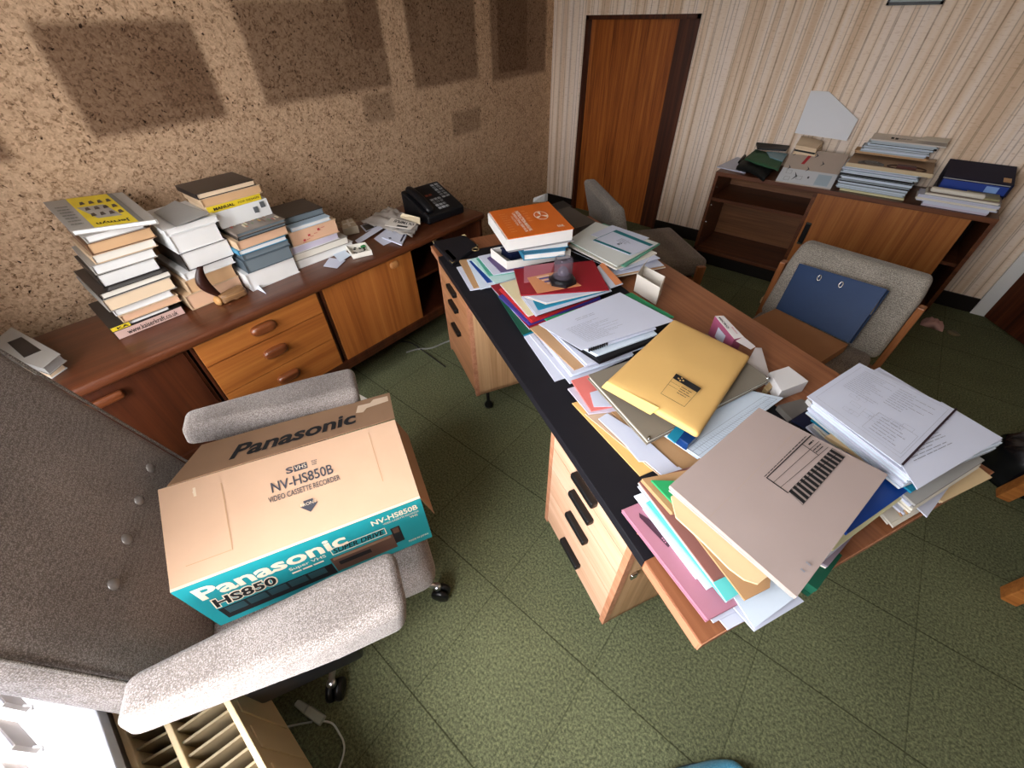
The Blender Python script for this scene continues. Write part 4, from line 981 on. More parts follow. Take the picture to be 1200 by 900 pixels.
pad('document_case', 'dark grey document case lying at the far edge of the desk near the brown door', 'case', [(-1.263,1.890,0.800),(-1.241,1.975,0.800),(-1.009,1.867,0.800),(-1.044,1.736,0.800)], .045, [plain('case_grey', '#57504a', .6, var=.06)], layers=1, jit=0)
bl = pad('black_case', 'flat black case behind the orange binder at the far corner of the desk', 'case', [(-1.356,1.967,0.790),(-1.338,2.054,0.790),(-1.244,2.009,0.790),(-1.279,1.913,0.790)], .038, [F_BLACK], layers=1, jit=0)
wc = MB().extrude([(-1.458,1.925,0.790), (-1.412,1.975,0.790), (-1.400,1.958,0.840), (-1.460,1.932,0.812)], (.006, .02, 0)).build('white_card', P_GREY); tag(wc, 'small white card standing upright behind the orange ring binder', 'card')

# loose papers at the left of the far pile
G = 'loose papers'
sheet('loose_sheet', 'white sheet hanging nearest the black edge of the desk at the far pile', 'paper', [(-1.284,1.133,0.757),(-1.092,1.023,0.757),(-1.005,1.155,0.757),(-1.211,1.264,0.757)], .0035, P_WHITE)
sheet('envelope', 'brown envelope on the far left papers beside the desk edge', 'envelope', [(-1.318,1.181,0.762),(-1.088,1.040,0.762),(-1.007,1.169,0.762),(-1.239,1.284,0.762)], .004, F_KRAFT)
sheet('loose_sheet', 'bluish white sheet over the brown envelope at the far pile', 'paper', [(-1.283,1.199,0.767),(-1.052,1.043,0.767),(-0.987,1.201,0.767),(-1.225,1.316,0.767)], .004, P_BLUE)
sheet('folder', 'blue folder edge showing among the far left papers', 'folder', [(-1.260,1.192,0.770),(-1.063,1.097,0.770),(-0.986,1.223,0.770),(-1.208,1.309,0.770)], .0025, F_BLUE, .0008)
sheet('loose_sheet', 'pale aqua sheet above the blue folder at the far pile', 'paper', [(-1.267,1.206,0.774),(-1.030,1.108,0.774),(-0.975,1.232,0.774),(-1.208,1.333,0.774)], .003, plain('paper_aqua', '#bcd9d6', .7), .001)
sheet('folder', 'green plastic folder at the far pile beside the white file box', 'folder', [(-1.242,1.220,0.778),(-1.087,1.135,0.778),(-0.993,1.256,0.778),(-1.195,1.332,0.778)], .003, plain('sea_green', '#4fa08a', .5), .001)
sheet('loose_sheet', 'white sheet between green folder and purple booklet at the far pile', 'paper', [(-1.244,1.234,0.782),(-1.072,1.146,0.782),(-0.987,1.271,0.782),(-1.189,1.348,0.782)], .003, P_WHITE, .001)
sheet('booklet', 'purple booklet under the white file box at the far pile', 'booklet', [(-1.194,1.242,0.787),(-1.058,1.179,0.787),(-0.983,1.301,0.787),(-1.174,1.369,0.787)], .004, F_PURPLE, .0005)
# pile of brochures below the red folder, bottom to top
pad('booklet', 'dark green booklet at the bottom of the brochures under the red folder', 'booklet', [(-1.035,1.097,0.764),(-0.721,0.911,0.764),(-0.606,1.256,0.764),(-0.855,1.418,0.764)], .011, [F_DGREEN, F_TEAL], layers=2)
pad('brochure', 'red brochure low in the pile under the red folder', 'brochure', [(-1.029,1.084,0.774),(-0.718,0.943,0.774),(-0.622,1.255,0.774),(-0.877,1.396,0.774)], .0095, [F_RED, P_WHITE], layers=2)
pad('brochure', 'purple and white brochure in the pile under the red folder', 'brochure', [(-0.938,1.027,0.781),(-0.728,0.949,0.781),(-0.621,1.264,0.781),(-0.868,1.395,0.781)], .0065, [plain('violet_cover', '#3f3a8c', .45), P_WHITE], layers=2)
pad('brochure', 'bright red thin brochure above the purple one under the red folder', 'brochure', [(-0.970,1.067,0.788),(-0.724,0.961,0.788),(-0.631,1.266,0.788),(-0.859,1.394,0.788)], .0065, [plain('bright_red', '#b82a2e', .4), P_WHITE], layers=2)
pad('brochure', 'cream brochure in the middle of the pile under the red folder', 'brochure', [(-0.983,1.090,0.795),(-0.749,0.977,0.795),(-0.643,1.271,0.795),(-0.855,1.400,0.795)], .0065, [plain('cream_cover', '#ddd0a8', .5), P_WHITE], layers=3)
bw_ = pad('brochure', 'black and white printed brochure in front of the red folder', 'brochure', [(-0.848,1.057,0.802),(-0.725,0.986,0.802),(-0.600,1.300,0.802),(-0.743,1.410,0.802)], .0065, [P_WHITE, F_BLACK, P_WHITE], layers=3)
printing(bw_, [Vector(p)+Vector((0, 0, .0006)) for p in ccw([(-0.848,1.057,0.802),(-0.725,0.986,0.802),(-0.600,1.300,0.802),(-0.743,1.410,0.802)])], lambda m, q: [put_rect(m, q, .03+.05*k, .07+.05*k, .1+.25*j, .22+.25*j, 0) for k in range(4) for j in range(2)], [INK])
pad('brochure', 'teal brochure right below the white sheets in front of the red folder', 'brochure', [(-0.785,1.055,0.808),(-0.734,1.018,0.808),(-0.613,1.281,0.808),(-0.713,1.399,0.808)], .0055, [F_TEAL, P_WHITE], layers=2)
pad('document', 'white stapled document directly under the red folder', 'document', [(-0.827,1.051,0.813),(-0.732,1.059,0.813),(-0.607,1.285,0.813),(-0.761,1.437,0.813)], .0045, [P_WHITE, P_WARM], layers=3)
oz = sheet('leaflet', 'orange and white leaflet sticking out right of the red folder', 'leaflet', [(-0.740,1.417,0.808),(-0.608,1.305,0.808),(-0.587,1.369,0.808),(-0.745,1.482,0.808)], .002, P_WHITE)
printing(oz, [Vector(p)+Vector((0, 0, .0012)) for p in [(-0.740,1.417,0.808),(-0.608,1.305,0.808),(-0.587,1.369,0.808),(-0.745,1.482,0.808)]], lambda m, q: put_rect(m, q, .02, .98, .45, .98), [plain('print_orange', '#d98a5c', .6)])
rf = sheet('folder', 'dark red folder lying under the glass jar', 'folder', [(-0.988,1.181,0.819),(-0.837,1.040,0.819),(-0.599,1.279,0.819),(-0.774,1.451,0.819)], .005, F_RED, .0006)
sheet('plastic_pocket', 'pinkish clear plastic pocket lying on the red folder', 'pocket', [(-0.967,1.222,0.822),(-0.883,1.117,0.822),(-0.819,1.186,0.822),(-0.888,1.330,0.822)], .0012, plain('pink_clear', '#c0707c', .2, alpha=.75), .0003)
oc_ = sheet('card', 'orange printed card under the glass jar on the red folder', 'card', [(-0.896,1.153,0.823),(-0.793,1.083,0.823),(-0.695,1.234,0.823),(-0.830,1.273,0.823)], .0022, plain('orange_card', '#c9875c', .5), .0002)
printing(oc_, [Vector(p)+Vector((0, 0, .0008)) for p in ccw([(-0.896,1.153,0.823),(-0.793,1.083,0.823),(-0.695,1.234,0.823),(-0.830,1.273,0.823)])], lambda m, q: [put_rect(m, q, .10+.11*k, .17+.11*k, .25+.03*k, .62, k % 2) for k in range(5)], [plain('print_orange_white', '#e0c0a8', .5), F_BLUE])
# glass jar upside down on a black base
jr = empty('glass_jar', (-0.769,1.213,0.823), 0, 'clear glass jar with black hexagonal base standing on the red folder', 'jar')
jc = root_loc(jr)
m = MB(); m.prism([(jc.x+.056*math.cos(R(18)+k*PI/3), jc.y+.056*math.sin(R(18)+k*PI/3)) for k in range(6)], jc.z, jc.z+.012)
m.lathe(jc+Vector((0, 0, .012)), [(.050, 0), (.044, .008), (.030, .014), (.018, .022), (.008, .026)], 28); m.build('base', plain('jar_base_black', '#131216', .3), jr)
GLASS = plain('jar_glass', '#6d6470', .03, spec=.7, alpha=.24); GLASS.node_tree.nodes['Principled BSDF'].inputs['IOR'].default_value = 1.25
m = MB(); m.lathe(jc+Vector((0, 0, .013)), [(.036, 0), (.037, .008), (.037, .075), (.034, .083), (.028, .085), (.026, .083), (.033, .080), (.0345, .072), (.0345, .004)], 36); m.build('glass', GLASS, jr, True)
m = MB(); m.lathe(jc+Vector((0, 0, .034)), [(.016, -.006), (.022, .0), (.019, .016), (.010, .026), (.004, .028)], 20); m.build('lens', plain('jar_contents', '#5c5562', .12, spec=.8), jr, True)

# white file box with slanted opening, two white books, orange ring binder
fbx = empty('file_box', (-1.053,1.337,0.787), 0, 'open white card file box lying under the white books and orange binder', 'box')
bq = [Vector(p) for p in [(-1.184,1.257,0.789),(-1.050,1.210,0.789),(-0.900,1.471,0.789),(-1.059,1.495,0.789)]]
m = MB(); up = Vector((0, 0, .045))
m.slab([tuple(p) for p in bq], .002); cen = sum(bq, Vector())/4
def wall(a, b, ha, hb):
    i1, i2 = (cen-a).normalized()*.003, (cen-b).normalized()*.003
    vs = [a, b, b+i2, a+i1]; m.add(vs+[a+Vector((0, 0, ha)), b+Vector((0, 0, hb)), b+i2+Vector((0, 0, hb)), a+i1+Vector((0, 0, ha))], [(0, 1, 5, 4), (2, 3, 7, 6), (1, 2, 6, 5), (3, 0, 4, 7), (4, 5, 6, 7), (3, 2, 1, 0)])
mid_ = bq[1]+(bq[2]-bq[1])*.30
wall(bq[0], bq[1], .038, .036); wall(bq[1], mid_, .036, .028); wall(mid_, bq[2], .028, .035); wall(bq[2], bq[3], .035, .035); wall(bq[3], bq[0], .035, .038)
m.build('box_body', plain('file_box_white', '#dcd6cf', .65, var=.02), fbx)
pad('document', 'dark blue document standing inside the white file box', 'document', [(-1.184,1.305,0.825),(-1.080,1.276,0.825),(-1.037,1.409,0.825),(-1.130,1.434,0.825)], .034, [F_NAVY, P_GREY], layers=4)
book('blue-covered white book, lower of the two under the orange binder', [(-0.995,1.256,0.852),(-0.881,1.399,0.852),(-0.973,1.514,0.852),(-1.102,1.338,0.852)], .026, C_LBLUE, P_EDGE, 'L')
book('blue-covered white book, upper of the two under the orange binder', [(-1.012,1.274,0.884),(-0.889,1.430,0.884),(-0.997,1.557,0.884),(-1.139,1.368,0.884)], .031, C_LBLUE, P_EDGE, 'L')
rb = empty('ring_binder', (-1.140,1.509,0.885), 0, 'thick orange-covered ring manual on top of the far desk pile', 'binder')
oq = [Vector(p) for p in [(-1.014,1.182,0.940),(-0.867,1.428,0.940),(-1.138,1.621,0.940),(-1.273,1.356,0.940)]]
lowq = [Vector((p.x, p.y, .889)) for p in oq]
MB().slab([tuple(p) for p in oq], .003).build('front_cover', F_ORANGE, rb)
MB().slab([tuple(p+(p-sum(lowq, Vector())/4).normalized()*.006) for p in lowq], .003).build('rear_cover', plain('binder_grey', '#8d8d90', .5), rb)
cen = sum(oq, Vector())/4
ins = [cen+(p-cen)*.975 for p in oq]; d0 = (oq[3]-oq[2]).normalized()*.012
MB().hexa([Vector((p.x, p.y, .8895)) for p in (ins[0]+d0, ins[1], ins[2], ins[3]+d0)], [Vector((p.x, p.y, .9365)) for p in (ins[0]+d0, ins[1], ins[2], ins[3]+d0)]).build('page_block', P_EDGE, rb)
m = MB(); Q_ = [oq[0], oq[1], oq[2], oq[3]]
put_text(m, Q_, 'OPERATING SERVICE', .30, .34, .12, .80, 0, rot=-90, bold=.02); put_text(m, Q_, 'INSTRUCTION MANUAL', .36, .42, .12, .84, 0, rot=-90, bold=.03); put_text(m, Q_, 'VOLUME ONE', .25, .28, .35, .70, 0, rot=-90)
put_lines(m, Q_, .10, .22, .15, .85, 9, 1, .25, 8, .5, 3); put_lines(m, Q_, .46, .54, .40, .85, 5, 1, .25, 9, .4, 3)
fm_ = quad_map(Q_); cu, cv = .70, .56
for r0, r1 in ((.118, .105),):
    n = 40; vs = []
    for k in range(n):
        a = 2*PI*k/n; vs += [fm_(cu+r0*.9*math.cos(a), cv+r0*1.25*math.sin(a), .0009), fm_(cu+r1*.9*math.cos(a), cv+r1*1.25*math.sin(a), .0009)]
    m.add(vs, [(2*k, (2*k+2) % (2*n), (2*k+3) % (2*n), 2*k+1) for k in range(n)], 0)
for k in range(3):
    a = R(90+120*k); m.add([fm_(cu, cv, .0009), fm_(cu+.09*math.cos(a+.28), cv+.11*math.sin(a+.28), .0009), fm_(cu+.1*math.cos(a), cv+.125*math.sin(a), .0009), fm_(cu+.09*math.cos(a-.28), cv+.11*math.sin(a-.28), .0009)], [(0, 1, 2, 3)], 0)
put_text(m, Q_, 'RANK', .80, .90, .10, .17, 0, bold=.02)
m.build('printing', [plain('binder_white_ink', '#f0dccb', .5), plain('binder_faint_ink', '#e08a52', .5)], rb)

# pile with the teal-banded leaflet on the far right of the desk
pad('document', 'black-bound report at the bottom beneath the teal-banded leaflet', 'document', [(-0.930,1.494,0.775),(-0.678,1.466,0.775),(-0.617,1.703,0.775),(-0.896,1.731,0.775)], .023, [F_BLACK, P_GREY, F_BLACK], layers=4)
pad('paper_bundle', 'ragged bundle of white papers beneath the teal-banded leaflet', 'papers', [(-0.753,1.507,0.792),(-0.659,1.448,0.792),(-0.537,1.650,0.792),(-0.684,1.755,0.792)], .016, [P_WHITE, P_WARM, F_KRAFT], layers=5, jit=.008)
pad('document', 'black booklet sticking out left beneath the green folder and leaflet', 'document', [(-0.941,1.518,0.800),(-0.699,1.475,0.800),(-0.644,1.696,0.800),(-0.934,1.741,0.800)], .007, [F_BLACK, P_WHITE], layers=2)
sheet('loose_sheet', 'white sheet just below the green folder at the far right pile', 'paper', [(-0.753,1.501,0.806),(-0.649,1.469,0.806),(-0.572,1.672,0.806),(-0.712,1.729,0.806)], .003, P_WHITE)
sheet('document', 'beige document under the green folder at the far right pile', 'document', [(-0.945,1.522,0.813),(-0.663,1.453,0.813),(-0.599,1.696,0.813),(-0.938,1.816,0.813)], .006, P_WARM)
sheet('folder', 'green folder under the teal-banded leaflet', 'folder', [(-0.950,1.540,0.820),(-0.639,1.479,0.820),(-0.622,1.774,0.820),(-0.946,1.829,0.820)], .005, plain('pale_green_folder', '#5f9c83', .6), .001)
sheet('loose_sheet', 'large greyish white sheet carrying the teal-banded leaflet', 'paper', [(-0.963,1.541,0.826),(-0.660,1.450,0.826),(-0.626,1.761,0.826),(-0.977,1.806,0.826)], .004, plain('paper_greyish', '#cfd2cd', .75), .001)
sheet('loose_sheet', 'white sheet corner behind the teal-banded leaflet', 'paper', [(-0.911,1.651,0.829),(-0.705,1.634,0.829),(-0.681,1.784,0.829),(-0.889,1.814,0.829)], .0015, P_WHITE, .0005)
tl = sheet('leaflet', 'white leaflet with two teal bands on top of the far right pile', 'leaflet', [(-0.867,1.596,0.832),(-0.661,1.565,0.832),(-0.624,1.715,0.832),(-0.840,1.763,0.832)], .002, P_WHITE, .0003)
def tlp(m, q):
    put_rect(m, q, 0, .97, .84, 1, 0); put_rect(m, q, 0, .97, 0, .10, 0); put_rect(m, q, .0, .015, 0, 1, 0); put_lines(m, q, .35, .65, .42, .68, 4, 1, .3, 2, .3, 2); put_text(m, q, '62', .47, .54, .26, .42, 2, bold=.03)
printing(tl, [Vector(p)+Vector((0, 0, .0006)) for p in [(-0.867,1.596,0.832),(-0.661,1.565,0.832),(-0.624,1.715,0.832),(-0.840,1.763,0.832)]], tlp, [plain('print_teal', '#17707a', .5), GI, INK])

# small white carton standing open
wb = empty('small_carton', (-0.506,1.436,0.751), 0, 'small open white carton standing on the wooden desk edge by the far right pile', 'box')
cq = [Vector(p) for p in [(-0.566,1.438,0.752),(-0.448,1.393,0.752),(-0.470,1.487,0.752),(-0.578,1.523,0.752)]]; cen = sum(cq, Vector())/4; m = MB(); hh = .075
for i in range(4):
    a, b = cq[i], cq[(i+1) % 4]; ia, ib = (cen-a).normalized()*.003, (cen-b).normalized()*.003; z = Vector((0, 0, hh))
    m.hexa([a, b, b+ib, a+ia], [a+z, b+z, b+ib+z, a+ia+z])
m.slab([tuple(p+Vector((0, 0, .002))) for p in cq], .0015); m.build('carton_body', plain('carton_white', '#d5cdc2', .6, var=.02), wb)
a, b = cq[3]+Vector((0, 0, hh)), cq[0]+Vector((0, 0, hh)); o_ = Vector((.012, .0, .035)); MB().extrude([a, b, b+o_, a+o_], (.001, .003, 0)).build('flap', plain('carton_white_flap', '#e3e0da', .6), wb)

# typed report pile in the middle
sheet('loose_sheet', 'printed white sheet lowest on the black mat before the typed report', 'paper', [(-0.718,0.909,0.757),(-0.498,0.785,0.757),(-0.387,1.015,0.757),(-0.621,1.181,0.757)], .0035, P_WHITE)
ls2 = sheet('loose_sheet', 'second printed white sheet on the mat before the typed report', 'paper', [(-0.707,0.926,0.761),(-0.453,0.802,0.761),(-0.372,1.031,0.761),(-0.614,1.194,0.761)], .0035, P_WHITE)
printing(ls2, [Vector(p)+Vector((0, 0, .0015)) for p in [(-0.707,0.926,0.761),(-0.453,0.802,0.761),(-0.372,1.031,0.761),(-0.614,1.194,0.761)]], lambda m, q: put_lines(m, q, .05, .6, .02, .98, 16, 0, .12, 4, .4, 5), [GI])
pad('paper_bundle', 'bundle of office papers under the brown folder and typed report', 'papers', [(-0.680,0.938,0.773),(-0.465,0.827,0.773),(-0.365,1.036,0.773),(-0.602,1.195,0.773)], .0110, [P_WHITE, P_BLUE, P_LILAC, P_WARM], layers=4, jit=.008)
sheet('folder', 'brown card folder beneath the typed report', 'folder', [(-0.714,0.938,0.778),(-0.469,0.847,0.778),(-0.364,1.105,0.778),(-0.599,1.265,0.778)], .004, plain('tan_folder', '#b8926c', .75, var=.03), .001)
pad('paper_bundle', 'white stapled papers between brown folder and black comb-bound reports', 'papers', [(-0.674,0.977,0.789),(-0.443,0.880,0.789),(-0.328,1.114,0.789),(-0.588,1.282,0.789)], .010, [P_WHITE, P_LILAC, F_MANILA], layers=4, jit=.006)
pad('document', 'lower black comb-bound report under the typed report', 'document', [(-0.668,0.959,0.799),(-0.417,0.906,0.799),(-0.330,1.126,0.799),(-0.580,1.290,0.799)], .009, [F_BLACK, P_WHITE, F_BLACK], layers=3, jit=.003)
pad('document', 'grey-white report between the black comb-bound reports', 'document', [(-0.668,0.949,0.808),(-0.435,0.921,0.808),(-0.339,1.139,0.808),(-0.571,1.285,0.808)], .008, [P_BLUE, F_BLACK, P_WHITE], layers=3, jit=.003)
sheet('folder', 'green folder under the typed white report', 'folder', [(-0.677,0.972,0.815),(-0.467,0.931,0.815),(-0.334,1.259,0.815),(-0.525,1.316,0.815)], .005, F_GREEN, .001)
cb_ = pad('document', 'black-edged comb-bound document directly beneath the typed page', 'document', [(-0.660,0.933,0.821),(-0.461,0.910,0.821),(-0.349,1.149,0.821),(-0.546,1.268,0.821)], .005, [P_WHITE, F_BLACK], layers=2, jit=.002)
m = MB(); a, b = Vector((-0.459,0.911,0.823)), Vector((-0.433,0.972,0.823))
for k in range(9): c = a+(b-a)*k/8; m.box((c.x-.003, c.y-.003, .815), (c.x+.003, c.y+.003, .8245))
m.build('comb_binding', F_BLACK, cb_)
tp_ = sheet('typed_page', 'white typed page on top of the middle desk pile', 'paper', [(-0.663,0.919,0.826),(-0.475,0.889,0.826),(-0.318,1.219,0.826),(-0.552,1.273,0.826)], .002, P_WHITE, .0012)
def typed(m, q): put_lines(m, q, .12, .60, .12, .62, 15, 0, .16, 11, .55, 8, w=.0008); put_lines(m, q, .3, .55, .70, .78, 2, 0, .18, 12, .3, 3, w=.0008)
_tq = [(-0.663,0.919,0.826),(-0.475,0.889,0.826),(-0.318,1.219,0.826),(-0.552,1.273,0.826)]
printing(tp_, [Vector(p)+Vector((0, 0, .0014)) for p in (_tq[1], _tq[2], _tq[3], _tq[0])], typed, [plain('type_grey', '#85878f', .8)])

# envelopes pile in front of the typed report
sheet('envelope', 'yellow envelope at the bottom of the pile, its edge on the black mat', 'envelope', [(-0.404,0.740,0.756),(-0.135,0.634,0.756),(-0.025,0.851,0.756),(-0.245,1.027,0.756)], .003, F_YELLOW, .0008)
sheet('envelope', 'beige envelope over the yellow edge on the black mat', 'envelope', [(-0.350,0.723,0.761),(-0.072,0.656,0.761),(0.017,0.838,0.761),(-0.234,0.999,0.761)], .0035, plain('beige_envelope', '#c2a68c', .75), .001)
sheet('envelope', 'kraft brown envelope under the grey board folder', 'envelope', [(-0.320,0.780,0.766),(-0.059,0.694,0.766),(0.004,0.854,0.766),(-0.194,0.980,0.766)], .004, F_KRAFT, .001)
sheet('loose_sheet', 'white stepped sheets left of the salmon folder', 'paper', [(-0.442,0.772,0.768),(-0.339,0.724,0.767),(-0.163,0.907,0.768),(-0.320,0.998,0.767)], .004, P_LILAC, .001)
sheet('folder', 'salmon pink folder poking out by the black mat', 'folder', [(-0.451,0.804,0.774),(-0.337,0.733,0.774),(-0.220,0.892,0.774),(-0.367,0.966,0.774)], .005, F_SALMON, .001)
sheet('loose_sheet', 'white label sheet on the salmon pink folder', 'paper', [(-0.377,0.790,0.777),(-0.338,0.748,0.777),(-0.229,0.842,0.777),(-0.320,0.893,0.777)], .002, P_WHITE, .0008)
ws = MB(); wq = [(-0.306,0.720,0.773), (-0.298,0.753,0.773), (-0.193,0.742,0.773), (-0.061,0.697,0.773), (-0.067,0.650,0.773), (-0.142,0.669,0.773), (-0.154,0.659,0.773), (-0.208,0.686,0.773)]
ws.prism([(p[0], p[1]) for p in wq], .770, .773); tag(ws.build('loose_sheet', P_WHITE), 'white folded strip of paper lying on the beige envelope', 'paper')
sheet('folder', 'dark red folder edge between white strip and buff envelope', 'folder', [(-0.092,0.640,0.772),(-0.061,0.643,0.772),(-0.051,0.679,0.772),(-0.079,0.675,0.772)], .002, F_RED, .0004)
chq = [(-0.139,0.773,0.785),(-0.041,0.755,0.785),(0.061,1.107,0.785),(-0.035,1.074,0.785)]
chs = pad('document', 'white timetable sheets with ruled columns beneath the yellow padded envelope', 'document', chq, .012, [P_BLUE, P_WHITE], layers=4, jit=.003)
def ruled(m, q):
    put_frame(m, q, .0, .95, .05, .38, .004, 0, tv=.008)
    for k in range(34): put_rect(m, q, .05+.026*k, .052+.026*k, .05, .30, 0)
    put_rect(m, q, 0, .95, .22, .228, 0)
printing(chs, [Vector(p)+Vector((0, 0, .0003)) for p in (chq[1], chq[2], chq[3], chq[0])], ruled, [plain('print_blue_grey', '#7d8796', .8)])
pad('paper_bundle', 'papers stacked below the grey board folder in the middle of the desk', 'papers', [(-0.303,0.824,0.796),(-0.168,0.738,0.796),(-0.033,1.041,0.796),(-0.173,1.103,0.796)], .028, [P_WHITE, P_BLUE, P_WARM, F_KRAFT], layers=5, jit=.004)
blb = empty('small_blue_box', (-0.099,0.793,0.786), 0, 'small shiny blue box beneath the yellow padded envelope', 'box')
MB().slab([(-0.115,0.758,0.812),(-0.076,0.750,0.812),(-0.067,0.802,0.812),(-0.108,0.813,0.812)], .025).build('box_body', plain('blue_box', '#14386e', .25), blb, bevel=.002)
MB().slab([(-0.127,0.742,0.813),(-0.103,0.735,0.812),(-0.099,0.808,0.812),(-0.122,0.813,0.813)], .004).build('tab', F_TEAL, blb)
gq = [(-0.403,0.815,0.815),(-0.158,0.696,0.815),(0.011,1.125,0.815),(-0.210,1.229,0.815)]
gbd = empty('board_folder', (sum(p[0] for p in gq)/4, sum(p[1] for p in gq)/4, .797), 0, 'grey board folder with metal corners under the yellow padded envelope', 'folder')
MB().sheet(gq, .004).build('board', F_GREY, gbd); MB().slab([(x, y, z-.014) for x, y, z in gq], .004).build('rear_board', F_GREY, gbd)
gc = sum((Vector(p) for p in gq), Vector())/4
MB().slab([tuple(gc+(Vector(p)-gc)*.98+Vector((0, 0, -.0042))) for p in gq], .0098).build('paper', P_WARM, gbd)
m = MB()
for p in (gq[1], gq[2]): v = Vector(p); m.tube([v+(gc-v)*.01+Vector((0, 0, .001)), v+(gc-v)*.045+Vector((0, 0, .001))], .004, 6)
m.build('metal_corner', CHROME, gbd, True)
# the puffy yellow envelope
yq = [(-0.330,0.777,0.868),(-0.064,0.754,0.862),(-0.062,1.168,0.845),(-0.318,1.207,0.850)]
def puff(u, v): return .010*(math.sin(PI*min(1, u*1.0)) ** .6)*(math.sin(PI*v) ** .6)+.002*noise.noise(Vector((u*4, v*4, 2)))
ye = empty('padded_envelope', (Vector(yq[0])+Vector(yq[2]))/2-Vector((0, 0, .04)), 0, 'puffy yellow padded envelope with printed address box on the middle of the desk', 'envelope')
m = MB(); yqs = ccw(yq); m.sheet(yqs, .020, 20, 20, lambda u, v: puff(u, v)-.008); yb = m.build('envelope_body', F_YELLOW, ye, True)
b_ = yb.modifiers.new('bevel', 'BEVEL'); b_.width = .009; b_.segments = 3; b_.limit_method = 'ANGLE'; b_.angle_limit = R(60)
m = MB(); A = Vector((-0.327,0.779,0.862)); B = Vector((-0.173,0.767,0.866)); Cc = Vector((-0.064,0.758,0.862))
m.sheet(ccw([tuple(A+Vector((0, 0, -.004))), tuple(B+Vector((0, 0, -.002))), tuple(B+Vector((-.012, -.014, -.022))), tuple(A+Vector((-.008, -.010, -.022)))]), .002, 4, 2); m.build('end_flap', plain('yellow_envelope_flap', '#edc06a', .6), ye)
lq = [Vector(p)+Vector((0, 0, .0035)) for p in [(-0.192,0.816,0.862),(-0.125,0.805,0.864),(-0.118,0.900,0.862),(-0.193,0.916,0.862)]]
def lab(m, q):
    put_frame(m, q, 0, 1, 0, 1, .012, 0); put_rect(m, q, 0, 1, .76, 1, 0); put_lines(m, q, .45, .95, .30, .68, 4, 0, .25, 5, .3, 2, w=.0008); put_rect(m, q, .02, .4, .45, .46, 0); put_rect(m, q, .02, .4, .60, .61, 0)
    for u, v in ((.15, .84), (.24, .92), (.24, .80), (.33, .86)): put_rect(m, q, u, u+.06, v, v+.05, 1, w=.0012)
q_ = lq; printing(ye, [q_[0], q_[1], q_[2], q_[3]], lab, [INK, F_YELLOW])
# fax-ribbon carton and other white cartons at the wooden edge
pk = empty('pink_carton', (-0.194,1.384,0.751), 0, 'opened pink and white small carton at the wooden edge of the desk', 'box')
pt = [(-0.222,1.330,0.826),(-0.128,1.236,0.826),(-0.109,1.267,0.826),(-0.200,1.349,0.826)]
pq = [Vector(p) for p in ccw(pt)]
MB().hexa([Vector((p.x, p.y, .753)) for p in pq], pq).build('carton_body', [plain('carton_pink', '#9c4f6c', .5, var=.03), plain('carton_white_top', '#ded8d6', .5)], pk)
m = MB(); T_ = [Vector(p) for p in (pt[0], pt[1], pt[2], pt[3])]; m.slab([tuple(p+Vector((0, 0, .001))) for p in pq], .001); tpm = m.build('top_panel', plain('carton_white_top', '#ded8d6', .5), pk)
m = MB(); put_text(m, [T_[0], T_[1], T_[2], T_[3]], 'MICRO', .08, .58, .18, .42, 0, bold=.03, w=.0018); put_text(m, [T_[0], T_[1], T_[2], T_[3]], 'filmtex', .55, .85, .60, .80, 1, w=.0018); m.build('lettering', [INK, RI], tpm)
fa, fb_ = Vector(pt[0]), Vector(pt[1]); fq_ = [Vector((fa.x, fa.y, .755)), Vector((fb_.x, fb_.y, .755)), fb_, fa]
m = MB(); put_rect(m, fq_, .30, .68, .20, .75, 0, w=.001); m.build('label', P_WHITE, pk)
MB().sheet([(-0.121,1.228,0.828),(-0.110,1.265,0.828),(-0.066,1.261,0.812),(-0.073,1.237,0.812)], .0015, 3, 3).build('flap', plain('carton_flap_white', '#d8d0cf', .6), pk)
MB().sheet([(-0.065,1.254,0.812),(-0.050,1.284,0.800),(0.012,1.198,0.765),(-0.063,1.158,0.790)], .002, 4, 4).build('flap', plain('carton_flap_white', '#d8d0cf', .6), pk)
ww = empty('white_carton', (0.060,1.246,0.751), 0, 'plain white carton lying on the wooden desk edge beside the grey board folder', 'box')
wq = ccw([(0.002,1.182,0.795),(0.051,1.117,0.795),(0.101,1.211,0.795),(0.039,1.248,0.795)]); MB().slab(wq, .0425).build('carton_body', plain('white_carton_card', '#dad7d6', .6, var=.02), ww, bevel=.0015)
MB().slab([(0.009,1.133,0.775),(0.022,1.119,0.775),(0.030,1.169,0.775),(0.016,1.177,0.775)], .022).build('end_tape', plain('tan_tape', '#a48a62', .4), ww)
w2 = tag(MB().slab([(0.115,1.141,0.785),(0.153,1.102,0.785),(0.194,1.185,0.785),(0.139,1.227,0.785)], .0325).build('white_box', plain('white_carton_card', '#dad7d6', .6), bevel=.0015), 'small white box half hidden between grey wallet and right-hand papers', 'box')
sheet('plastic_wallet', 'grey plastic wallet between buff envelope and right-hand paper pile', 'wallet', [(0.060,1.081,0.772),(0.116,1.039,0.772),(0.168,1.154,0.772),(0.104,1.149,0.772)], .018, plain('grey_plastic', '#6a6560', .35), .0006)
pad('booklet', 'navy booklet between buff envelope and right-hand paper pile', 'booklet', [(0.098,1.010,0.800),(0.160,0.998,0.800),(0.190,1.090,0.800),(0.129,1.095,0.800)], .025, [F_NAVY, F_TEAL, F_BLACK], layers=4)

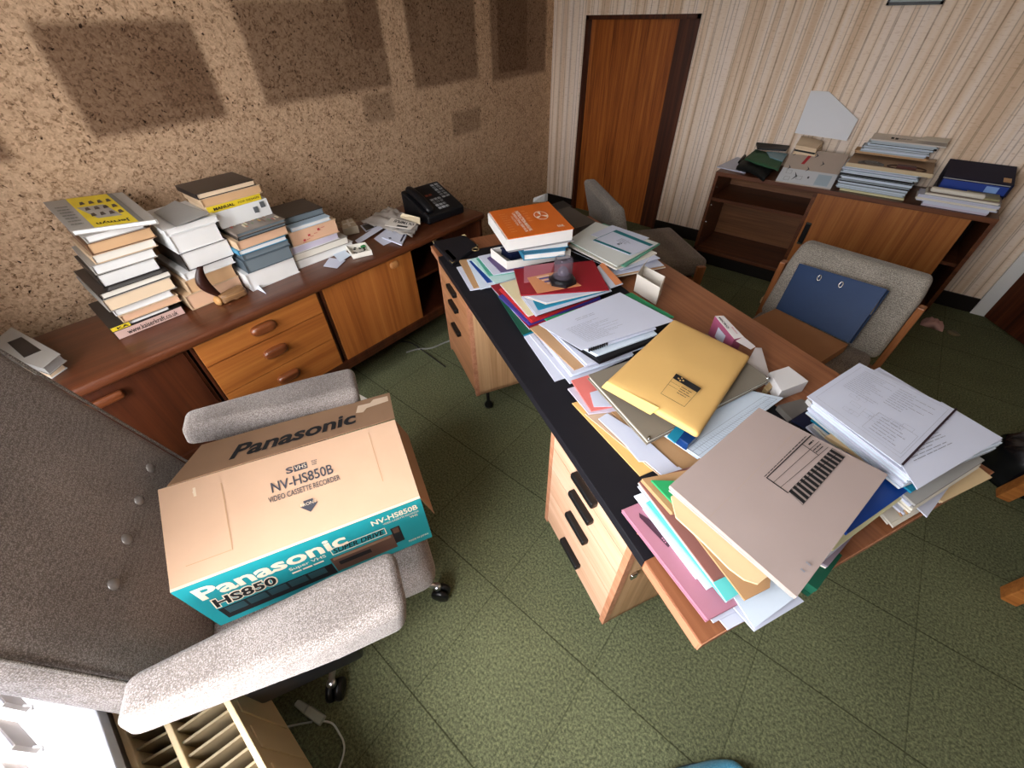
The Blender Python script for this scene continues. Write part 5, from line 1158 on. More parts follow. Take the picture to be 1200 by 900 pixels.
# big pile at the near end of the desk, bottom to top
sheet('folder', 'orange-brown folder corner at the bottom of the near desk pile', 'folder', [(-0.072,0.494,0.756),(0.019,0.494,0.756),(0.070,0.605,0.756),(-0.008,0.630,0.756)], .003, plain('orange_brown', '#b9744c', .7), .0006)
sheet('loose_sheet', 'printed white sheet hanging out lowest at the near end of the desk', 'paper', [(0.073,0.456,0.757),(0.144,0.428,0.757),(0.211,0.550,0.757),(0.133,0.576,0.757)], .003, P_WHITE, .0005)
bs = sheet('loose_sheet', 'white sheet with small print over the lowest sheet at the near end', 'paper', [(0.064,0.447,0.761),(0.119,0.421,0.761),(0.192,0.552,0.761),(0.115,0.570,0.761)], .003, P_WHITE, .0005)
printing(bs, [Vector(p)+Vector((0, 0, .0008)) for p in [(0.064,0.447,0.761),(0.119,0.421,0.761),(0.192,0.552,0.761),(0.115,0.570,0.761)]], lambda m, q: put_lines(m, q, .04, .5, .06, .5, 8, 0, .2, 6, .5, 4), [GI])
pad('document', 'navy-edged document sticking out at the near end of the desk', 'document', [(0.093,0.485,0.768),(0.179,0.451,0.768),(0.236,0.563,0.768),(0.164,0.581,0.768)], .0065, [P_WHITE, F_NAVY], layers=2, jit=.002)
pf_ = pad('folder', 'mauve pink folder sticking out over the black mat at the near end', 'folder', [(-0.122,0.512,0.778),(0.105,0.411,0.778),(0.163,0.520,0.778),(-0.028,0.688,0.778)], .009, [F_PINK, plain('pink_folder_light', '#d79aa6', .6), F_PINK], layers=3, jit=.003)
printing(pf_, [Vector(p)+Vector((0, 0, .0004)) for p in [(-0.122,0.512,0.778),(0.105,0.411,0.778),(0.163,0.520,0.778),(-0.028,0.688,0.778)]], lambda m, q: (put_poly(m, q, [(.09, .14), (.13, .11), (.45, .18), (.40, .38)], 0), [put_rect(m, q, .36+.02*(k % 3), .372+.02*(k % 3), .18+.05*(k//3), .2+.05*(k//3), 1, w=.001) for k in range(6)]), [plain('print_plum', '#4a2c3a', .6), F_PINK])
sheet('loose_sheet', 'bluish white stepped sheet on the mauve pink folder', 'paper', [(-0.087,0.540,0.783),(0.062,0.466,0.783),(0.125,0.571,0.783),(-0.026,0.678,0.783)], .004, P_BLUE, .001)
sheet('loose_sheet', 'white sheet with stepped edge beside the aqua plastic at the near end', 'paper', [(-0.116,0.553,0.787),(0.085,0.457,0.787),(0.145,0.574,0.787),(-0.040,0.690,0.787)], .003, P_BLUE, .0015)
sheet('loose_sheet', 'white sheet corner above the black mat at the near pile', 'paper', [(-0.121,0.578,0.790),(-0.016,0.524,0.790),(0.071,0.663,0.790),(-0.070,0.691,0.790)], .002, P_WHITE, .001)
sheet('plastic_wallet', 'aqua plastic wallet lying in the near desk pile', 'wallet', [(-0.086,0.549,0.795),(0.120,0.453,0.795),(0.145,0.514,0.795),(-0.033,0.689,0.795)], .004, F_AQUA, .0015)
pad('folder', 'rose brown folder in the near desk pile above the aqua wallet', 'folder', [(-0.122,0.581,0.803),(0.102,0.462,0.803),(0.156,0.561,0.803),(-0.036,0.713,0.803)], .007, [F_ROSE, F_ROSE, P_WARM], layers=2, jit=.002)
sheet('loose_sheet', 'pale blue-white crumpled sheet hanging from the near desk pile', 'paper', [(0.001,0.564,0.782),(0.175,0.448,0.782),(0.220,0.554,0.782),(0.131,0.738,0.782)], .003, P_BLUE, .004)
pad('document', 'aqua tabbed document at the near end of the pile', 'document', [(0.088,0.463,0.808),(0.118,0.445,0.808),(0.138,0.486,0.808),(0.114,0.510,0.808)], .004, [F_AQUA, P_WHITE], layers=2, jit=.002)
sheet('envelope', 'kraft brown envelope sticking out under the cream folder at the near end', 'envelope', [(-0.017,0.547,0.824),(0.140,0.461,0.824),(0.168,0.512,0.824),(0.114,0.794,0.824)], .004, F_KRAFT, .001)
pad('folder', 'tan folders with worn edge under the cream folder', 'folder', [(-0.117,0.585,0.818),(-0.029,0.548,0.818),(0.072,0.708,0.818),(-0.020,0.706,0.818)], .012, [F_KRAFT, F_MANILA, F_ROSE], layers=3, jit=.003)
sheet('folder', 'bright green folder corner beneath the cream folder', 'folder', [(-0.099,0.585,0.828),(-0.036,0.560,0.828),(0.050,0.646,0.828),(0.015,0.672,0.828)], .005, plain('bright_green', '#2fa060', .5), .0008)
pad('paper_bundle', 'thick bundle of papers inside the near desk pile', 'papers', [(-0.033,0.556,0.868),(0.145,0.514,0.868),(0.229,0.707,0.868),(0.060,0.833,0.868)], .038, [P_WHITE, P_WARM, F_MANILA, P_GREY], layers=8, jit=.004)
cf = MB(); cz = .874
cp = [(-0.045,0.540,0.874), (-0.019,0.503,0.874), (0.042,0.486,0.874), (0.093,0.468,0.874), (0.120,0.465,0.874), (0.140,0.472,0.874), (0.148,0.493,0.874), (0.192,0.609,0.874), (0.051,0.807,0.874)]
cf.prism([(p[0], p[1]) for p in cp], .8695, .874); tag(cf.build('folder', F_MANILA), 'cream folder with curved edge beneath the buff striped envelope', 'folder')
pad('paper_bundle', 'white sheets directly beneath the buff striped envelope', 'papers', [(-0.053,0.545,0.889),(0.189,0.481,0.889),(0.270,0.842,0.889),(0.019,0.876,0.889)], .014, [P_WARM, F_BUFF, P_GREY], layers=4, jit=.003)
eq = [(-0.056,0.543,0.899),(0.189,0.474,0.899),(0.274,0.844,0.899),(0.018,0.879,0.899)]
be = empty('buff_envelope', (Vector(eq[0])+Vector(eq[2]))/2-Vector((0, 0, .009)), 0, 'large buff reusable envelope with black striped label on top of near desk pile', 'envelope')
MB().sheet(eq, .009, 12, 12, lambda u, v: .0015*math.sin(PI*u)*math.sin(PI*v)+.0006*noise.noise(Vector((u*5, v*5, 0)))).build('envelope_body', F_BUFF, be)
def stripe(m, q):
    # ruled address box and a band of slanted black bars
    pass
lq = [Vector(p)+Vector((0, 0, .0022)) for p in [(0.129,0.668,0.899),(0.186,0.837,0.899),(0.130,0.858,0.899),(0.086,0.679,0.899)]]
m = MB()
put_rect(m, lq, 0, 1, 0, .02, 0); put_rect(m, lq, 0, 1, .96, 1, 0); put_rect(m, lq, 0, .015, 0, 1, 0); put_rect(m, lq, .0, 1, .34, .355, 0); put_rect(m, lq, 0, 1, .66, .675, 0); put_rect(m, lq, .78, .79, .34, 1, 0)
put_lines(m, lq, .80, .98, .42, .62, 2, 0, .3, 3, .1, 2); put_lines(m, lq, .84, .95, .72, .90, 1, 0, .3, 3, .1, 1); put_lines(m, lq, .0, .95, 1.04, 1.10, 1, 0, .5, 3, .05, 12)
bq_ = [Vector(p)+Vector((0, 0, .0022)) for p in [(0.157,0.658,0.899),(0.199,0.837,0.899),(0.174,0.847,0.899),(0.129,0.674,0.899)]]
nb = 13
for k in range(nb):
    u0 = k/nb; put_poly(m, bq_, [(u0+.022, 0), (u0+.070, 0), (u0+.050, 1), (u0+.002, 1)], 0)
put_frame(m, bq_, 0, 1, 0, 1, .004, 0, tv=.02)
put_lines(m, [Vector(p)+Vector((0, 0, .0022)) for p in eq], .93, .96, .10, .20, 2, 1, .2, 3, .1, 2)
m.build('printing', [INK, GI], be)
cr_ = MB(); eqv = [Vector(p) for p in eq]; put_rect(cr_, eqv, .345, .348, .0, 1.0, 0, w=.0020); cr_.build('fold_crease', plain('buff_crease', '#ab9889', .8), be)
sheet('flap_slip', 'torn white slip of paper at the edge beneath the buff striped envelope', 'paper', [(0.021,0.534,0.890),(0.092,0.500,0.890),(0.100,0.514,0.890),(0.028,0.544,0.890)], .001, P_WARM, .0004)

# things fanning out on the near right side below the papers
pad('book', 'dark green book at the near right edge of the desk beneath the buff envelope', 'book', [(0.153,0.595,0.790),(0.244,0.586,0.790),(0.268,0.690,0.790),(0.182,0.724,0.790)], .036, [F_DGREEN, P_WARM, F_DGREEN], layers=3, jit=.001)
pad('magazine', 'mauve patterned magazine above the dark green book', 'magazine', [(0.156,0.632,0.803),(0.249,0.639,0.803),(0.278,0.748,0.803),(0.184,0.745,0.803)], .012, [plain('mauve_pattern', '#8d7f8c', .4, var=.5), P_WARM], layers=2, jit=.002)
sheet('folder', 'pale yellow folder under the royal blue folder', 'folder', [(0.141,0.601,0.832),(0.241,0.656,0.832),(0.340,0.896,0.832),(0.242,0.890,0.832)], .006, F_LEMON, .001)
pad('paper_bundle', 'papers between the mauve magazine and pale yellow folder', 'papers', [(0.149,0.604,0.825),(0.230,0.622,0.825),(0.275,0.749,0.825),(0.186,0.749,0.825)], .021, [P_WHITE, F_MANILA, P_WARM], layers=4, jit=.003)
sheet('folder', 'royal blue folder between buff envelope and white paper stack', 'folder', [(0.157,0.792,0.842),(0.252,0.701,0.842),(0.339,0.904,0.842),(0.250,1.007,0.842)], .008, F_BLUE, .001)
sheet('folder', 'manila folder with yellow tab beside the buff striped envelope', 'folder', [(0.168,0.938,0.852),(0.277,0.908,0.852),(0.335,1.038,0.852),(0.236,1.084,0.852)], .008, F_MANILA, .001)
# right-hand paper pile
pad('folder', 'manila folder at the bottom of the right-hand paper pile', 'folder', [(0.356,1.024,0.762),(0.430,0.999,0.762),(0.517,1.155,0.762),(0.439,1.214,0.762)], .0095, [F_MANILA, P_WARM], layers=2, jit=.003)
pad('document', 'white cover documents fanning out at the bottom of the right-hand pile', 'document', [(0.262,0.936,0.776),(0.345,0.850,0.776),(0.398,0.955,0.776),(0.317,1.053,0.776)], .014, [P_WARM, F_BROWN, P_WHITE], layers=3, jit=.005)
sheet('loose_sheet', 'white sheet hanging over the desk edge beneath the right-hand pile', 'paper', [(0.313,0.974,0.780),(0.398,0.910,0.780),(0.437,1.053,0.780),(0.388,1.115,0.780)], .003, P_WHITE, .001)
pad('paper_bundle', 'brownish papers at the lower right-hand pile', 'papers', [(0.253,0.996,0.800),(0.357,0.870,0.800),(0.413,1.003,0.800),(0.327,1.134,0.800)], .019, [F_KRAFT, P_WARM, P_WHITE, F_ROSE], layers=4, jit=.006)
pad('paper_bundle', 'grey and beige papers in the middle of the right-hand pile', 'papers', [(0.139,1.002,0.838),(0.347,0.863,0.838),(0.457,1.097,0.838),(0.246,1.235,0.838)], .036, [P_GREY, P_WARM, P_WHITE, F_BUFF], layers=7, jit=.006)
sheet('folder', 'teal folder beneath the white sheets of the right-hand pile', 'folder', [(0.131,0.984,0.846),(0.338,0.887,0.846),(0.440,1.119,0.846),(0.235,1.252,0.846)], .006, F_TEAL, .001)
pad('paper_bundle', 'thick stack of white papers of the right-hand desk pile', 'papers', [(0.113,0.992,0.888),(0.313,0.874,0.888),(0.460,1.117,0.888),(0.221,1.243,0.888)], .040, [P_WHITE, P_BLUE, P_WHITE, P_WARM], layers=10, jit=.004)
wq = [(0.223,1.026,0.892),(0.325,0.847,0.892),(0.458,1.122,0.892),(0.351,1.180,0.892)]
wl_ = sheet('loose_sheet', 'white printed letter half covered by the drawing on right-hand pile', 'paper', wq, .002, P_WHITE, .0008)
def letter(m, q):
    put_rect(m, q, .50, .82, .80, .83, 1); put_lines(m, q, .10, .85, .55, .78, 5, 0, .25, 7, .4, 6); put_lines(m, q, .12, .60, .25, .50, 6, 0, .25, 8, .4, 5)
printing(wl_, [Vector(p)+Vector((0, 0, .001)) for p in (wq[1], wq[2], wq[3], wq[0])], letter, [GI, plain('print_plum_grey', '#6a5560', .7)])
tq = [(0.098,0.998,0.895),(0.295,0.891,0.895),(0.377,1.164,0.895),(0.176,1.224,0.895)]
tsh = sheet('drawing', 'white technical drawing sheet with dark edge strip on top of right-hand pile', 'drawing', tq, .002, P_WHITE, .001)
TQ = [Vector(p)+Vector((0, 0, .0012)) for p in tq]
def drw(m, q):
    put_frame(m, q, .06, .95, .06, .94, .002, 0); put_lines(m, q, .12, .5, .45, .9, 14, 0, .14, 21, .6, 9); put_lines(m, q, .5, .9, .55, .9, 9, 0, .14, 22, .6, 6)
    for k in range(12):
        rr = random.Random(k); u, v = rr.uniform(.15, .8), rr.uniform(.12, .42); put_frame(m, q, u, u+.10, v, v+.05, .0015, 0)
    put_frame(m, q, .55, .93, .1, .4, .002, 0); put_lines(m, q, .6, .9, .12, .38, 6, 0, .15, 23, .4, 4)
printing(tsh, TQ, drw, [plain('print_pale_grey', '#8e9098', .8)])
m = MB(); put_rect(m, TQ, .985, 1.004, 0, 1, 0, w=.0014); m.build('edge_strip', plain('dark_strip', '#2e1d26', .5), tsh)

# ------------------------------------------------------------------ on the bookcase
def onshelf(name, label, cat, q, th, mats, **k): return pad(name, label, cat, q, th, mats, **k)
sheet('loose_sheet', 'white papers at the left end of the bookcase top', 'paper', [(-0.956,3.540,0.716),(-0.740,3.501,0.716),(-0.771,3.828,0.716),(-0.922,3.902,0.716)], .005, P_WHITE, .0008)
gb_ = empty('cloth_bag', (-0.714,3.778,0.711), 0, 'black and green folded cloth bag on the left of the bookcase top', 'bag')
q = ccw([(-0.822,3.550,0.772),(-0.586,3.390,0.772),(-0.595,4.017,0.782),(-0.831,4.068,0.782)])
m = MB(); m.sheet(q, .028, 16, 12, lambda u, v: .010*noise.noise(Vector((u*5, v*5, 7)))-.018*(abs(u-.5)*2)**3-.018*(abs(v-.5)*2)**3); m.build('bag_body', plain('bag_black', '#131413', .7), gb_, True)
q = ccw([(-0.787,3.561,0.786),(-0.527,3.420,0.784),(-0.568,3.741,0.800),(-0.802,3.862,0.795)])
m = MB(); m.sheet(q, .006, 10, 8, lambda u, v: .010*noise.noise(Vector((u*4, v*4, 3)))); m.build('green_flap', plain('bag_green', '#2f5a3e', .7, var=.1), gb_, True)
q = ccw([(-0.648,3.665,0.800),(-0.551,3.606,0.800),(-0.566,3.797,0.808),(-0.704,3.778,0.808)]); MB().sheet(q, .006, 4, 4).build('inner_folder', plain('bag_inner_blue', '#6f93a0', .4), gb_)
m = MB(); q = [(-0.847,3.703,0.730),(-0.873,3.927,0.730),(-0.732,3.673,0.730),(-0.602,3.538,0.730)]; m.tube([Vector(p) for p in (q[1], q[0], q[2], q[3])], .012, 8); m.build('strap', plain('bag_black', '#131413', .7), gb_, True)
pad('notebook', 'dark backed notebook standing behind the black and green bag', 'notebook', [(-0.777,3.800,0.817), (-0.584,3.800,0.831), (-0.586,3.870,0.844), (-0.813,3.870,0.838)], .012, [F_BLACK, P_WARM], layers=2, jit=.001)
pad('notebook', 'cream notebooks in a short pile below the white board on the bookcase', 'notebook', [(-0.521,3.700,0.885), (-0.391,3.700,0.878), (-0.384,3.840,0.899), (-0.529,3.840,0.917)], .06, [P_CREAM, F_BLACK, P_TAN, P_CREAM], layers=5, jit=.004)
# white house-shaped board leaning on the wall
hp = [(-0.578,3.820,0.932), (-0.258,3.820,0.922), (-0.254,3.855,1.039), (-0.484,3.885,1.170), (-0.592,3.885,1.169)]
tag(MB().extrude(hp, (0, .012, 0)).build('display_board', plain('board_white', '#dfe1e6', .6)), 'white five-sided board leaning against the striped wallpaper above the bookcase', 'board')
# cardboard mailer overhanging the front edge
mq = [(-0.522,3.435,0.717), (-0.195,3.435,0.723), (-0.202,3.760,0.857), (-0.536,3.760,0.855)]
ml = tag(MB().sheet(mq, .006, 6, 6).build('cardboard_mailer', plain('mailer_grey', '#b8a99c', .75, var=.04)), 'grey and white printed cardboard mailer propped on the bookcase top', 'mailer')
MQ = [Vector(p) for p in mq]
if (MQ[1]-MQ[0]).cross(MQ[3]-MQ[0]).z < 0: MQ = [MQ[1], MQ[0], MQ[3], MQ[2]]
def mp_(m, q):
    put_rect(m, q, 0, 1, 0, .40, 1, w=.001); put_poly(m, q, [(.28, .56), (.34, .56), (.40, .90), (.34, .90)], 0, w=.0012)
    for u, v in ((.05, .92), (.45, .93), (.62, .72), (.08, .50), (.42, .52)): put_poly(m, q, [(u, v), (u+.06, v-.08), (u, v-.16), (u+.03, v-.08)], 2, w=.0014)
    for u, v in ((.10, .25), (.12, .06), (.33, .12)): put_frame(m, q, u, u+.10, v, v+.10, .004, 2, w=.0014)
    put_rect(m, q, .68, .92, .04, .34, 3, w=.0013); put_poly(m, q, [(.26, .32), (.34, .20), (.26, .08), (.30, .20)], 2, w=.0014)
    put_rect(m, q, .52, .55, .18, .24, 2, w=.0014)
printing(ml, MQ, mp_, [RI, plain('mailer_white', '#cfd4da', .6), INKG, plain('mailer_blue', '#a9bdcb', .6)])
sheet('slip', 'small white slip beside the cardboard mailer on the bookcase edge', 'paper', [(-0.213,3.717,0.730),(-0.161,3.683,0.730),(-0.160,3.756,0.730),(-0.208,3.790,0.730)], .018, P_WHITE, .0002)
# stack of plastic folders in two tiers with a tray between
FS = [P_BLUE, plain('slate_paper', '#8d979e', .6), P_WHITE, F_BLACK, plain('steel_paper', '#aebac2', .5)]
def fq4(c4): return c4
lo4 = [(-0.140,3.500,0.729), (0.188,3.500,0.735)]
a, b = Vector(lo4[0]), Vector(lo4[1])
zl = .711
def tier(label, name, cat, x0, x1, y0, y1, z0, z1, mats, layers, jit=.006, seed=1):
    return pad(name, label, cat, [(x0, y0, z1), (x1, y0, z1), (x1, y1, z1), (x0, y1, z1)], z1-z0, mats, layers=layers, jit=jit)
tl0, tl1 = (-0.173,3.520,0.808), (0.193,3.520,0.847)
tier('pale yellow folder at the bottom of the folder stack on the bookcase', 'folder', 'folder', a.x-.01, b.x+.0, 3.49, 3.74, .711, .722, [F_LEMON, P_WHITE], 2, .003)
for i, (w0, lb) in enumerate((('blue-white', 'lower'), ('grey-blue', 'second'), ('steel grey', 'third'), ('striped grey', 'upper'))):
    z0 = .7225+i*.0315; tier('bundle of %s papers, %s one of four beneath the round-marked tray on the bookcase' % (w0, lb), 'paper_bundle', 'papers', tl0[0]-.005*i, tl1[0]-.012+.004*i, 3.50+.004*i, 3.76, z0, z0+.031, FS if i % 2 else FS[::-1], (6, 4, 7, 5)[i], .011)
tz = .849
tr_ = empty('shallow_tray', ((tl0[0]+tl1[0])/2, 3.64, tz), 0, 'brown shallow tray with coiled cable between two paper tiers on the bookcase', 'tray')
tx0, tx1 = tl0[0]-.01, tl1[0]+.055
MB().box((tx0, 3.49, tz), (tx1, 3.86, tz+.006)).box((tx0, 3.486, tz), (tx1, 3.496, tz+.022)).box((tx0, 3.85, tz), (tx1, 3.86, tz+.022)).build('tray_body', plain('tray_tan', '#a08468', .5, var=.05), tr_)
MB().box((tx0, 3.482, tz+.001), (tx1, 3.486, tz+.021)).build('tray_lip', plain('tray_lip', '#c9b592', .45), tr_)
m = MB()
for k in range(7):
    rr_ = .060-.006*k; c = Vector((tx0+.12, 3.60, tz+.008)); m.tube([c+Vector((rr_*math.cos(t)*1.1, rr_*math.sin(t), .002*(k % 3))) for t in [i*PI/12 for i in range(25)]], .0035, 6)
tag(m.build('coiled_cable', plain('cable_grey', '#6d675f', .4), None, True), 'grey coiled cable lying in the brown tray on the bookcase', 'cable')
m = MB(); c = Vector((tx1-.13, 3.60, tz+.009)); m.tube([c+Vector((.095*math.cos(t), .055*math.sin(t), 0)) for t in [i*PI/14 for i in range(29)]], .004, 6)
tag(m.build('cable_loop', plain('cable_brown', '#4a342a', .4), None, True), 'dark brown cable loop in the brown tray on the bookcase', 'cable')
tag(MB().slab([(c.x-.05, c.y-.04, tz+.024), (c.x+.045, c.y-.03, tz+.024), (c.x+.04, c.y+.035, tz+.020), (c.x-.05, c.y+.03, tz+.020)], .014).build('wallet', plain('red_brown_leather', '#5a3028', .5)), 'red-brown leather wallet inside the cable loop in the brown tray', 'wallet')
ux0, ux1 = ((-0.151,3.770,0.959))[0], ((0.187,3.770,0.957))[0]
tier('dark grey folder lying across the tray beneath the upper papers', 'folder', 'folder', ux0-.03, ux1+.01, 3.77, 3.885, tz+.023, tz+.036, [P_TAN, F_BLACK, P_GREY], 3, .008)
tier('lower bundle of blue-white papers on the upper tier of the bookcase', 'paper_bundle', 'papers', ux0, ux1, 3.765, 3.885, tz+.0365, tz+.069, FS, 7, .010)
tier('upper bundle of grey-white papers on the upper tier of the bookcase', 'paper_bundle', 'papers', ux0+.02, ux1+.02, 3.77, 3.885, tz+.0695, tz+.102, FS[::-1], 6, .010)
tz2 = tz+.1025
ng = tag(MB().sheet([(ux0+.02, 3.76, tz2+.008), (ux1+.06, 3.765, tz2+.008), (ux1+.06, 3.88, tz2+.02), (ux0+.02, 3.88, tz2+.02)], .007, 8, 6, wave(.003, 4)).build('newspaper', plain('newsprint', '#d0c7bd', .8, var=.03)), 'folded newspaper lying on top of the upper tier on the bookcase', 'newspaper')
printing(ng, [Vector(p) for p in [(ux0+.02, 3.76, tz2+.0105), (ux1+.06, 3.765, tz2+.0105), (ux1+.06, 3.88, tz2+.0225), (ux0+.02, 3.88, tz2+.0225)]], lambda m, q: (put_rect(m, q, .26, .30, .25, .55), put_rect(m, q, .32, .36, .2, .5), put_lines(m, q, .36, .55, .3, .5, 2, 0, .4, 3, .1, 4)), [INK])
sheet('loose_sheet', 'white sheet sliding off the folded newspaper on the bookcase', 'paper', [(ux1-.09, 3.78, tz2+.026), (ux1+.055, 3.77, tz2+.026), (ux1+.065, 3.86, tz2+.034), (ux1-.05, 3.87, tz2+.034)], .0015, P_WARM, .001)
# box files and papers at the right end
def bxq(pts, y): return pts
f0, f1 = (0.304,3.620,0.793), (0.594,3.620,0.833)
blf = pad('box_file', 'blue box file, lower one at the right end of the bookcase', 'file', [(f0[0], 3.60, .780), (f1[0]+.01, 3.60, .780), (f1[0]+.01, 3.85, .780), (f0[0], 3.85, .780)], .069, [F_NAVY, plain('box_file_blue', '#1c3a8c', .4), F_NAVY], layers=3, jit=.0005)
bf2 = empty('box_file', ((f0[0]+f1[0])/2, 3.72, .781), 0, 'dark navy box file with white edge, upper one at right end of the bookcase', 'file')
g0, g1 = (0.263,3.600,0.867), (0.573,3.600,0.873)
MB().hexa([(f0[0], 3.60, .781), (f1[0]+.015, 3.60, .781), (f1[0]+.015, 3.87, .781), (f0[0], 3.87, .781)], [(f0[0], 3.60, .845), (f1[0]+.015, 3.60, .845), (f1[0]+.015, 3.87, .885), (f0[0], 3.87, .885)]).build('box_body', plain('box_file_navy', '#0e1230', .6, spec=.15), bf2, bevel=.003)
fqv = [Vector((f0[0], 3.5995, .781)), Vector((f1[0]+.015, 3.5995, .781)), Vector((f1[0]+.015, 3.5995, .845)), Vector((f0[0], 3.5995, .845))]
m = MB(); put_rect(m, fqv, .0, .96, .86, .93, 0, w=.001); put_rect(m, fqv, .66, .84, .2, .7, 1, w=.001); put_rect(m, fqv, .02, .96, .08, .8, 2, w=.0006); m.build('edge_label', [P_GREY, plain('label_light_blue', '#7da0d8', .5), plain('box_file_blue', '#1c3a8c', .4)], bf2)
tqv = [Vector((f0[0], 3.60, .845)), Vector((f1[0]+.015, 3.60, .845)), Vector((f1[0]+.015, 3.87, .885)), Vector((f0[0], 3.87, .885))]
m = MB(); put_rect(m, tqv, .84, .95, .10, .32, 0, w=.001); m.build('label', P_TAN, bf2)
h0, h1 = (0.275,3.470,0.715), (0.568,3.470,0.721)
tier('thick ream of white papers at the right front of the bookcase', 'paper_bundle', 'papers', h0[0], h1[0], 3.465, 3.595, .711, .735, [P_WHITE, P_LILAC], 4, .002)
tier('wider bundle of white papers on the ream at the bookcase right', 'paper_bundle', 'papers', h0[0]-.04, h1[0]+.025, 3.462, 3.595, .7355, .768, [P_WHITE, P_LILAC, P_WARM], 6, .006)
tier('brownish magazines on the white papers at the bookcase right', 'magazine', 'magazine', h0[0]-.01, h1[0]+.02, 3.475, 3.595, .7685, .782, [plain('magazine_brown', '#8a7c70', .5, var=.3), P_WARM], 3, .005)
k0 = (0.238,3.480,0.806)
tag(MB().rbox((h0[0]+.0, 3.478, .7825), (h0[0]+.24, 3.52, .806), .010, 3, sub=3).build('paper_roll', P_WARM, None, True), 'rolled white paper lying on the magazines at the bookcase right', 'paper')
tag(MB().slab([(h1[0]-.13, 3.485, .792), (h1[0]+.01, 3.485, .792), (h1[0]+.01, 3.585, .795), (h1[0]-.13, 3.585, .795)], .009).build('leaflet', plain('leaflet_olive', '#8f8a66', .5, var=.3)), 'olive printed leaflet on the magazines at the bookcase right', 'leaflet')

# ------------------------------------------------------------------ floor things and the right edge
def bag_lump(name, label, c, rx, ry, h, seed, mat):
    m = MB(); n, k = 28, 14; vs = []
    for j in range(k+1):
        t = j/k; z = h*math.sin(t*PI/2); r = math.cos(t*PI/2)**.55 if j < k else .0
        for i in range(n):
            a = 2*PI*i/n; d = Vector((math.cos(a), math.sin(a), t*1.5)); w_ = 1+.16*noise.noise(d*2.2+Vector((seed, 0, 0)))+.09*noise.noise(d*6+Vector((0, seed, 0)))
            vs.append((c[0]+rx*r*w_*math.cos(a), c[1]+ry*r*w_*math.sin(a), c[2]+z*(1+.12*noise.noise(d*3+Vector((0, 0, seed))))))
    fs = [(j*n+i, j*n+(i+1) % n, (j+1)*n+(i+1) % n, (j+1)*n+i) for j in range(k) for i in range(n)]+[tuple(range(n-1, -1, -1))]
    m.add(vs, fs); return tag(m.build(name, mat, None, True), label, 'bag')
bag_lump('bin_bag', 'shiny black plastic bag on the carpet at the right edge beside the wooden feet', (1.07, 2.27, .0), .15, .135, .24, 3, plain('black_polythene', '#0d0e12', .18, spec=.7))
tissue = MB(); tc_ = (0.708,3.517,0.000)
tissue.sheet([(tc_[0]-.06, tc_[1]-.03, .04), (tc_[0]+.06, tc_[1]-.04, .04), (tc_[0]+.055, tc_[1]+.03, .042), (tc_[0]-.055, tc_[1]+.03, .042)], .04, 14, 10, lambda u, v: .022*noise.noise(Vector((u*5, v*5, 8)))-.03*(abs(u-.5)*2)**4)
tag(tissue.build('crumpled_tissue', plain('pink_tissue', '#c39a92', .85, var=.06), None, True), 'crumpled pinkish tissue on the dark carpet beyond the visitor chair', 'tissue')
tag(MB().lathe((0.823,3.494,0.001), [(.032, 0), (.034, .004), (.028, .008)], 18).build('round_lid', plain('dull_brass', '#6d6248', .5), None, True), 'small round lid lying on the carpet near the pink tissue', 'lid')
tag(MB().slab([(-1.752,0.698,0.002),(-1.675,0.707,0.002),(-1.660,0.684,0.002),(-1.677,0.662,0.002)], .0015).build('paper_scrap', P_WARM), 'small white paper scrap on the carpet behind the cardboard carton', 'scrap')
# white lead with inline switch on the carpet
ic = (-0.656,-0.247,0.000)
sw = empty('inline_switch', (-0.656,-0.247,0.000), 0, 'pale inline cord switch with white lead on the carpet below the armchair', 'switch')
a, b = Vector((-0.704,-0.259,0.012)), Vector((-0.598,-0.230,0.012)); d = (b-a).normalized(); pz = Vector((-d.y, d.x, 0))
SWM = plain('switch_plastic', '#aeb3a6', .45)
def oriented(m, a, b, w0, w1, h): m.hexa([a-pz*w0, b-pz*w1, b+pz*w1, a+pz*w0], [a-pz*w0*.85+Vector((0, 0, h)), b-pz*w1*.85+Vector((0, 0, h)), b+pz*w1*.85+Vector((0, 0, h)), a+pz*w0*.85+Vector((0, 0, h))])
z0 = Vector((0, 0, -.011)); m = MB(); oriented(m, a+(b-a)*.42+z0, b+z0, .014, .014, .020); m.build('switch_body', SWM, sw, bevel=.003)
m = MB(); oriented(m, a+z0, a+(b-a)*.40+z0, .010, .013, .017); m.build('plug_end', SWM, sw, bevel=.004)
def lead(name, pts, parent=None, r=.0028, col='#c9ccc4', label=None):
    P = [Vector(p) for p in pts]; out = []
    for i in range(len(P)-1):
        p0, p1, p2, p3 = P[max(i-1, 0)], P[i], P[i+1], P[min(i+2, len(P)-1)]
        for k in range(8):
            t = k/8; out.append(.5*((2*p1)+(p2-p0)*t+(2*p0-5*p1+4*p2-p3)*t*t+(3*p1-p0-3*p2+p3)*t**3))
    out.append(P[-1]); o = MB().tube(out, r, 6).build(name, plain('lead_'+col[1:], col, .5), parent, True)
    if label: tag(o, label, 'cable')
    return o
lead('lead', [(-0.624,-0.253,0.004),(-0.659,-0.292,0.004),(-0.698,-0.340,0.004),(-0.707,-0.373,0.004),(-0.698,-0.390,0.004),(-0.673,-0.404,0.004)], sw)
lead('lead', [(-0.601,-0.231,0.004),(-0.571,-0.215,0.004),(-0.534,-0.215,0.004),(-0.512,-0.217,0.004),(-0.490,-0.228,0.004),(-0.471,-0.255,0.004),(-0.460,-0.285,0.004)], sw)
lead('power_cable', [(-1.842,1.115,0.005),(-1.809,1.186,0.005),(-1.751,1.244,0.005),(-1.726,1.334,0.005),(-1.700,1.426,0.005)], None, .005, '#8d8c86', 'grey power cable lying on the carpet beneath the far desk pedestal')
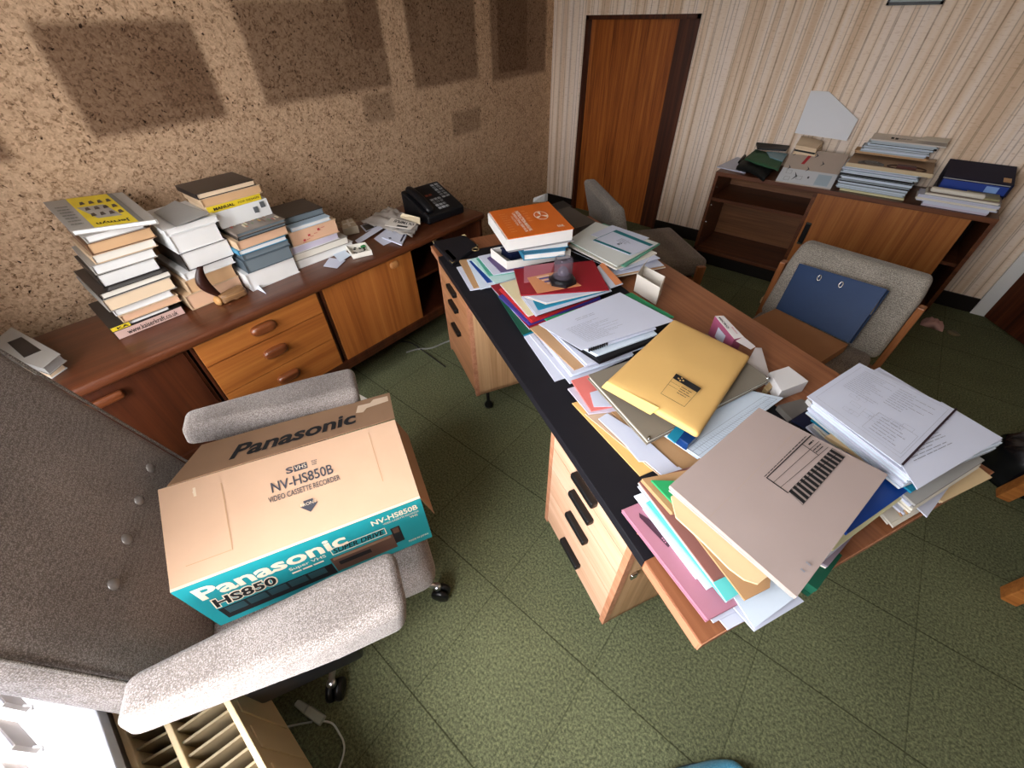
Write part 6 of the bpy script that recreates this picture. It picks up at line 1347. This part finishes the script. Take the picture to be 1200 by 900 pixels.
lead('thin_cable', [(-1.962,1.170,0.005),(-1.894,1.200,0.005),(-1.732,1.191,0.005),(-1.539,1.173,0.005)], None, .004, '#2c2b28', 'dark thin cable crossing the grey power cable beneath the desk')
# carpet fluff and crumbs would be uncountable specks: left out

# blue fleece slipper, only its toe in view at the bottom edge
sl = empty('slipper', (.342, .358, 0), R(-40), 'bright blue fleece slipper toe at the bottom edge of the photograph', 'slipper')
def slw(y): return .050*(1-.30*max(0, (y-.02)/.13)**2-.18*max(0, (-.05-y)/.10))        # half width along the foot
def slh(y): return .052+.030*math.exp(-((y+.01)/.06)**2)                              # height of the vamp
FLEECE = tweed('blue_fleece', '#2f9fd0', '#8fdcf6', 420)
V = []; F = []; ns, nr = 26, 22
for i in range(ns+1):
    t = -1+2*i/ns; y = -.02+.155*math.sin(t*PI/2); k = math.sqrt(max(0, 1-t**6))*.999+.001
    for j in range(nr):
        a = 2*PI*j/nr; x = slw(y)*k*math.cos(a); z = .010+(slh(y)*k if math.sin(a) > 0 else .008)*math.sin(a)
        d = Vector((x, y, z)); V.append(d*(1+.035*noise.noise(d*70))+Vector((0, 0, .001)))
for i in range(ns):
    for j in range(nr): F.append((i*nr+j, (i+1)*nr+j, (i+1)*nr+(j+1) % nr, i*nr+(j+1) % nr))
F += [tuple(range(nr)), tuple(range((ns+1)*nr-1, ns*nr-1, -1))]
MB().add(V, F).build('fleece_upper', FLEECE, sl, True, local=True)
ring = [Vector((.036*math.cos(a), -.085+.052*math.sin(a), .066+.010*math.sin(a))) for a in [2*PI*k/24 for k in range(25)]]
MB().tube(ring, .013, 10).build('cuff', FLEECE, sl, True, local=True)
MB().lathe((0, -.085, .060), [(.030, 0), (.032, .004), (.010, .004)], 20).build('opening', plain('slipper_lining', '#16303c', .95), sl, True, local=True)
n_ = 30; MB().prism([(slw(-.02+.157*math.sin(2*PI*k/n_))*1.05*math.cos(2*PI*k/n_), -.02+.157*math.sin(2*PI*k/n_)) for k in range(n_)], 0, .010).build('sole', plain('slipper_sole', '#2b3540', .8), sl, local=True)
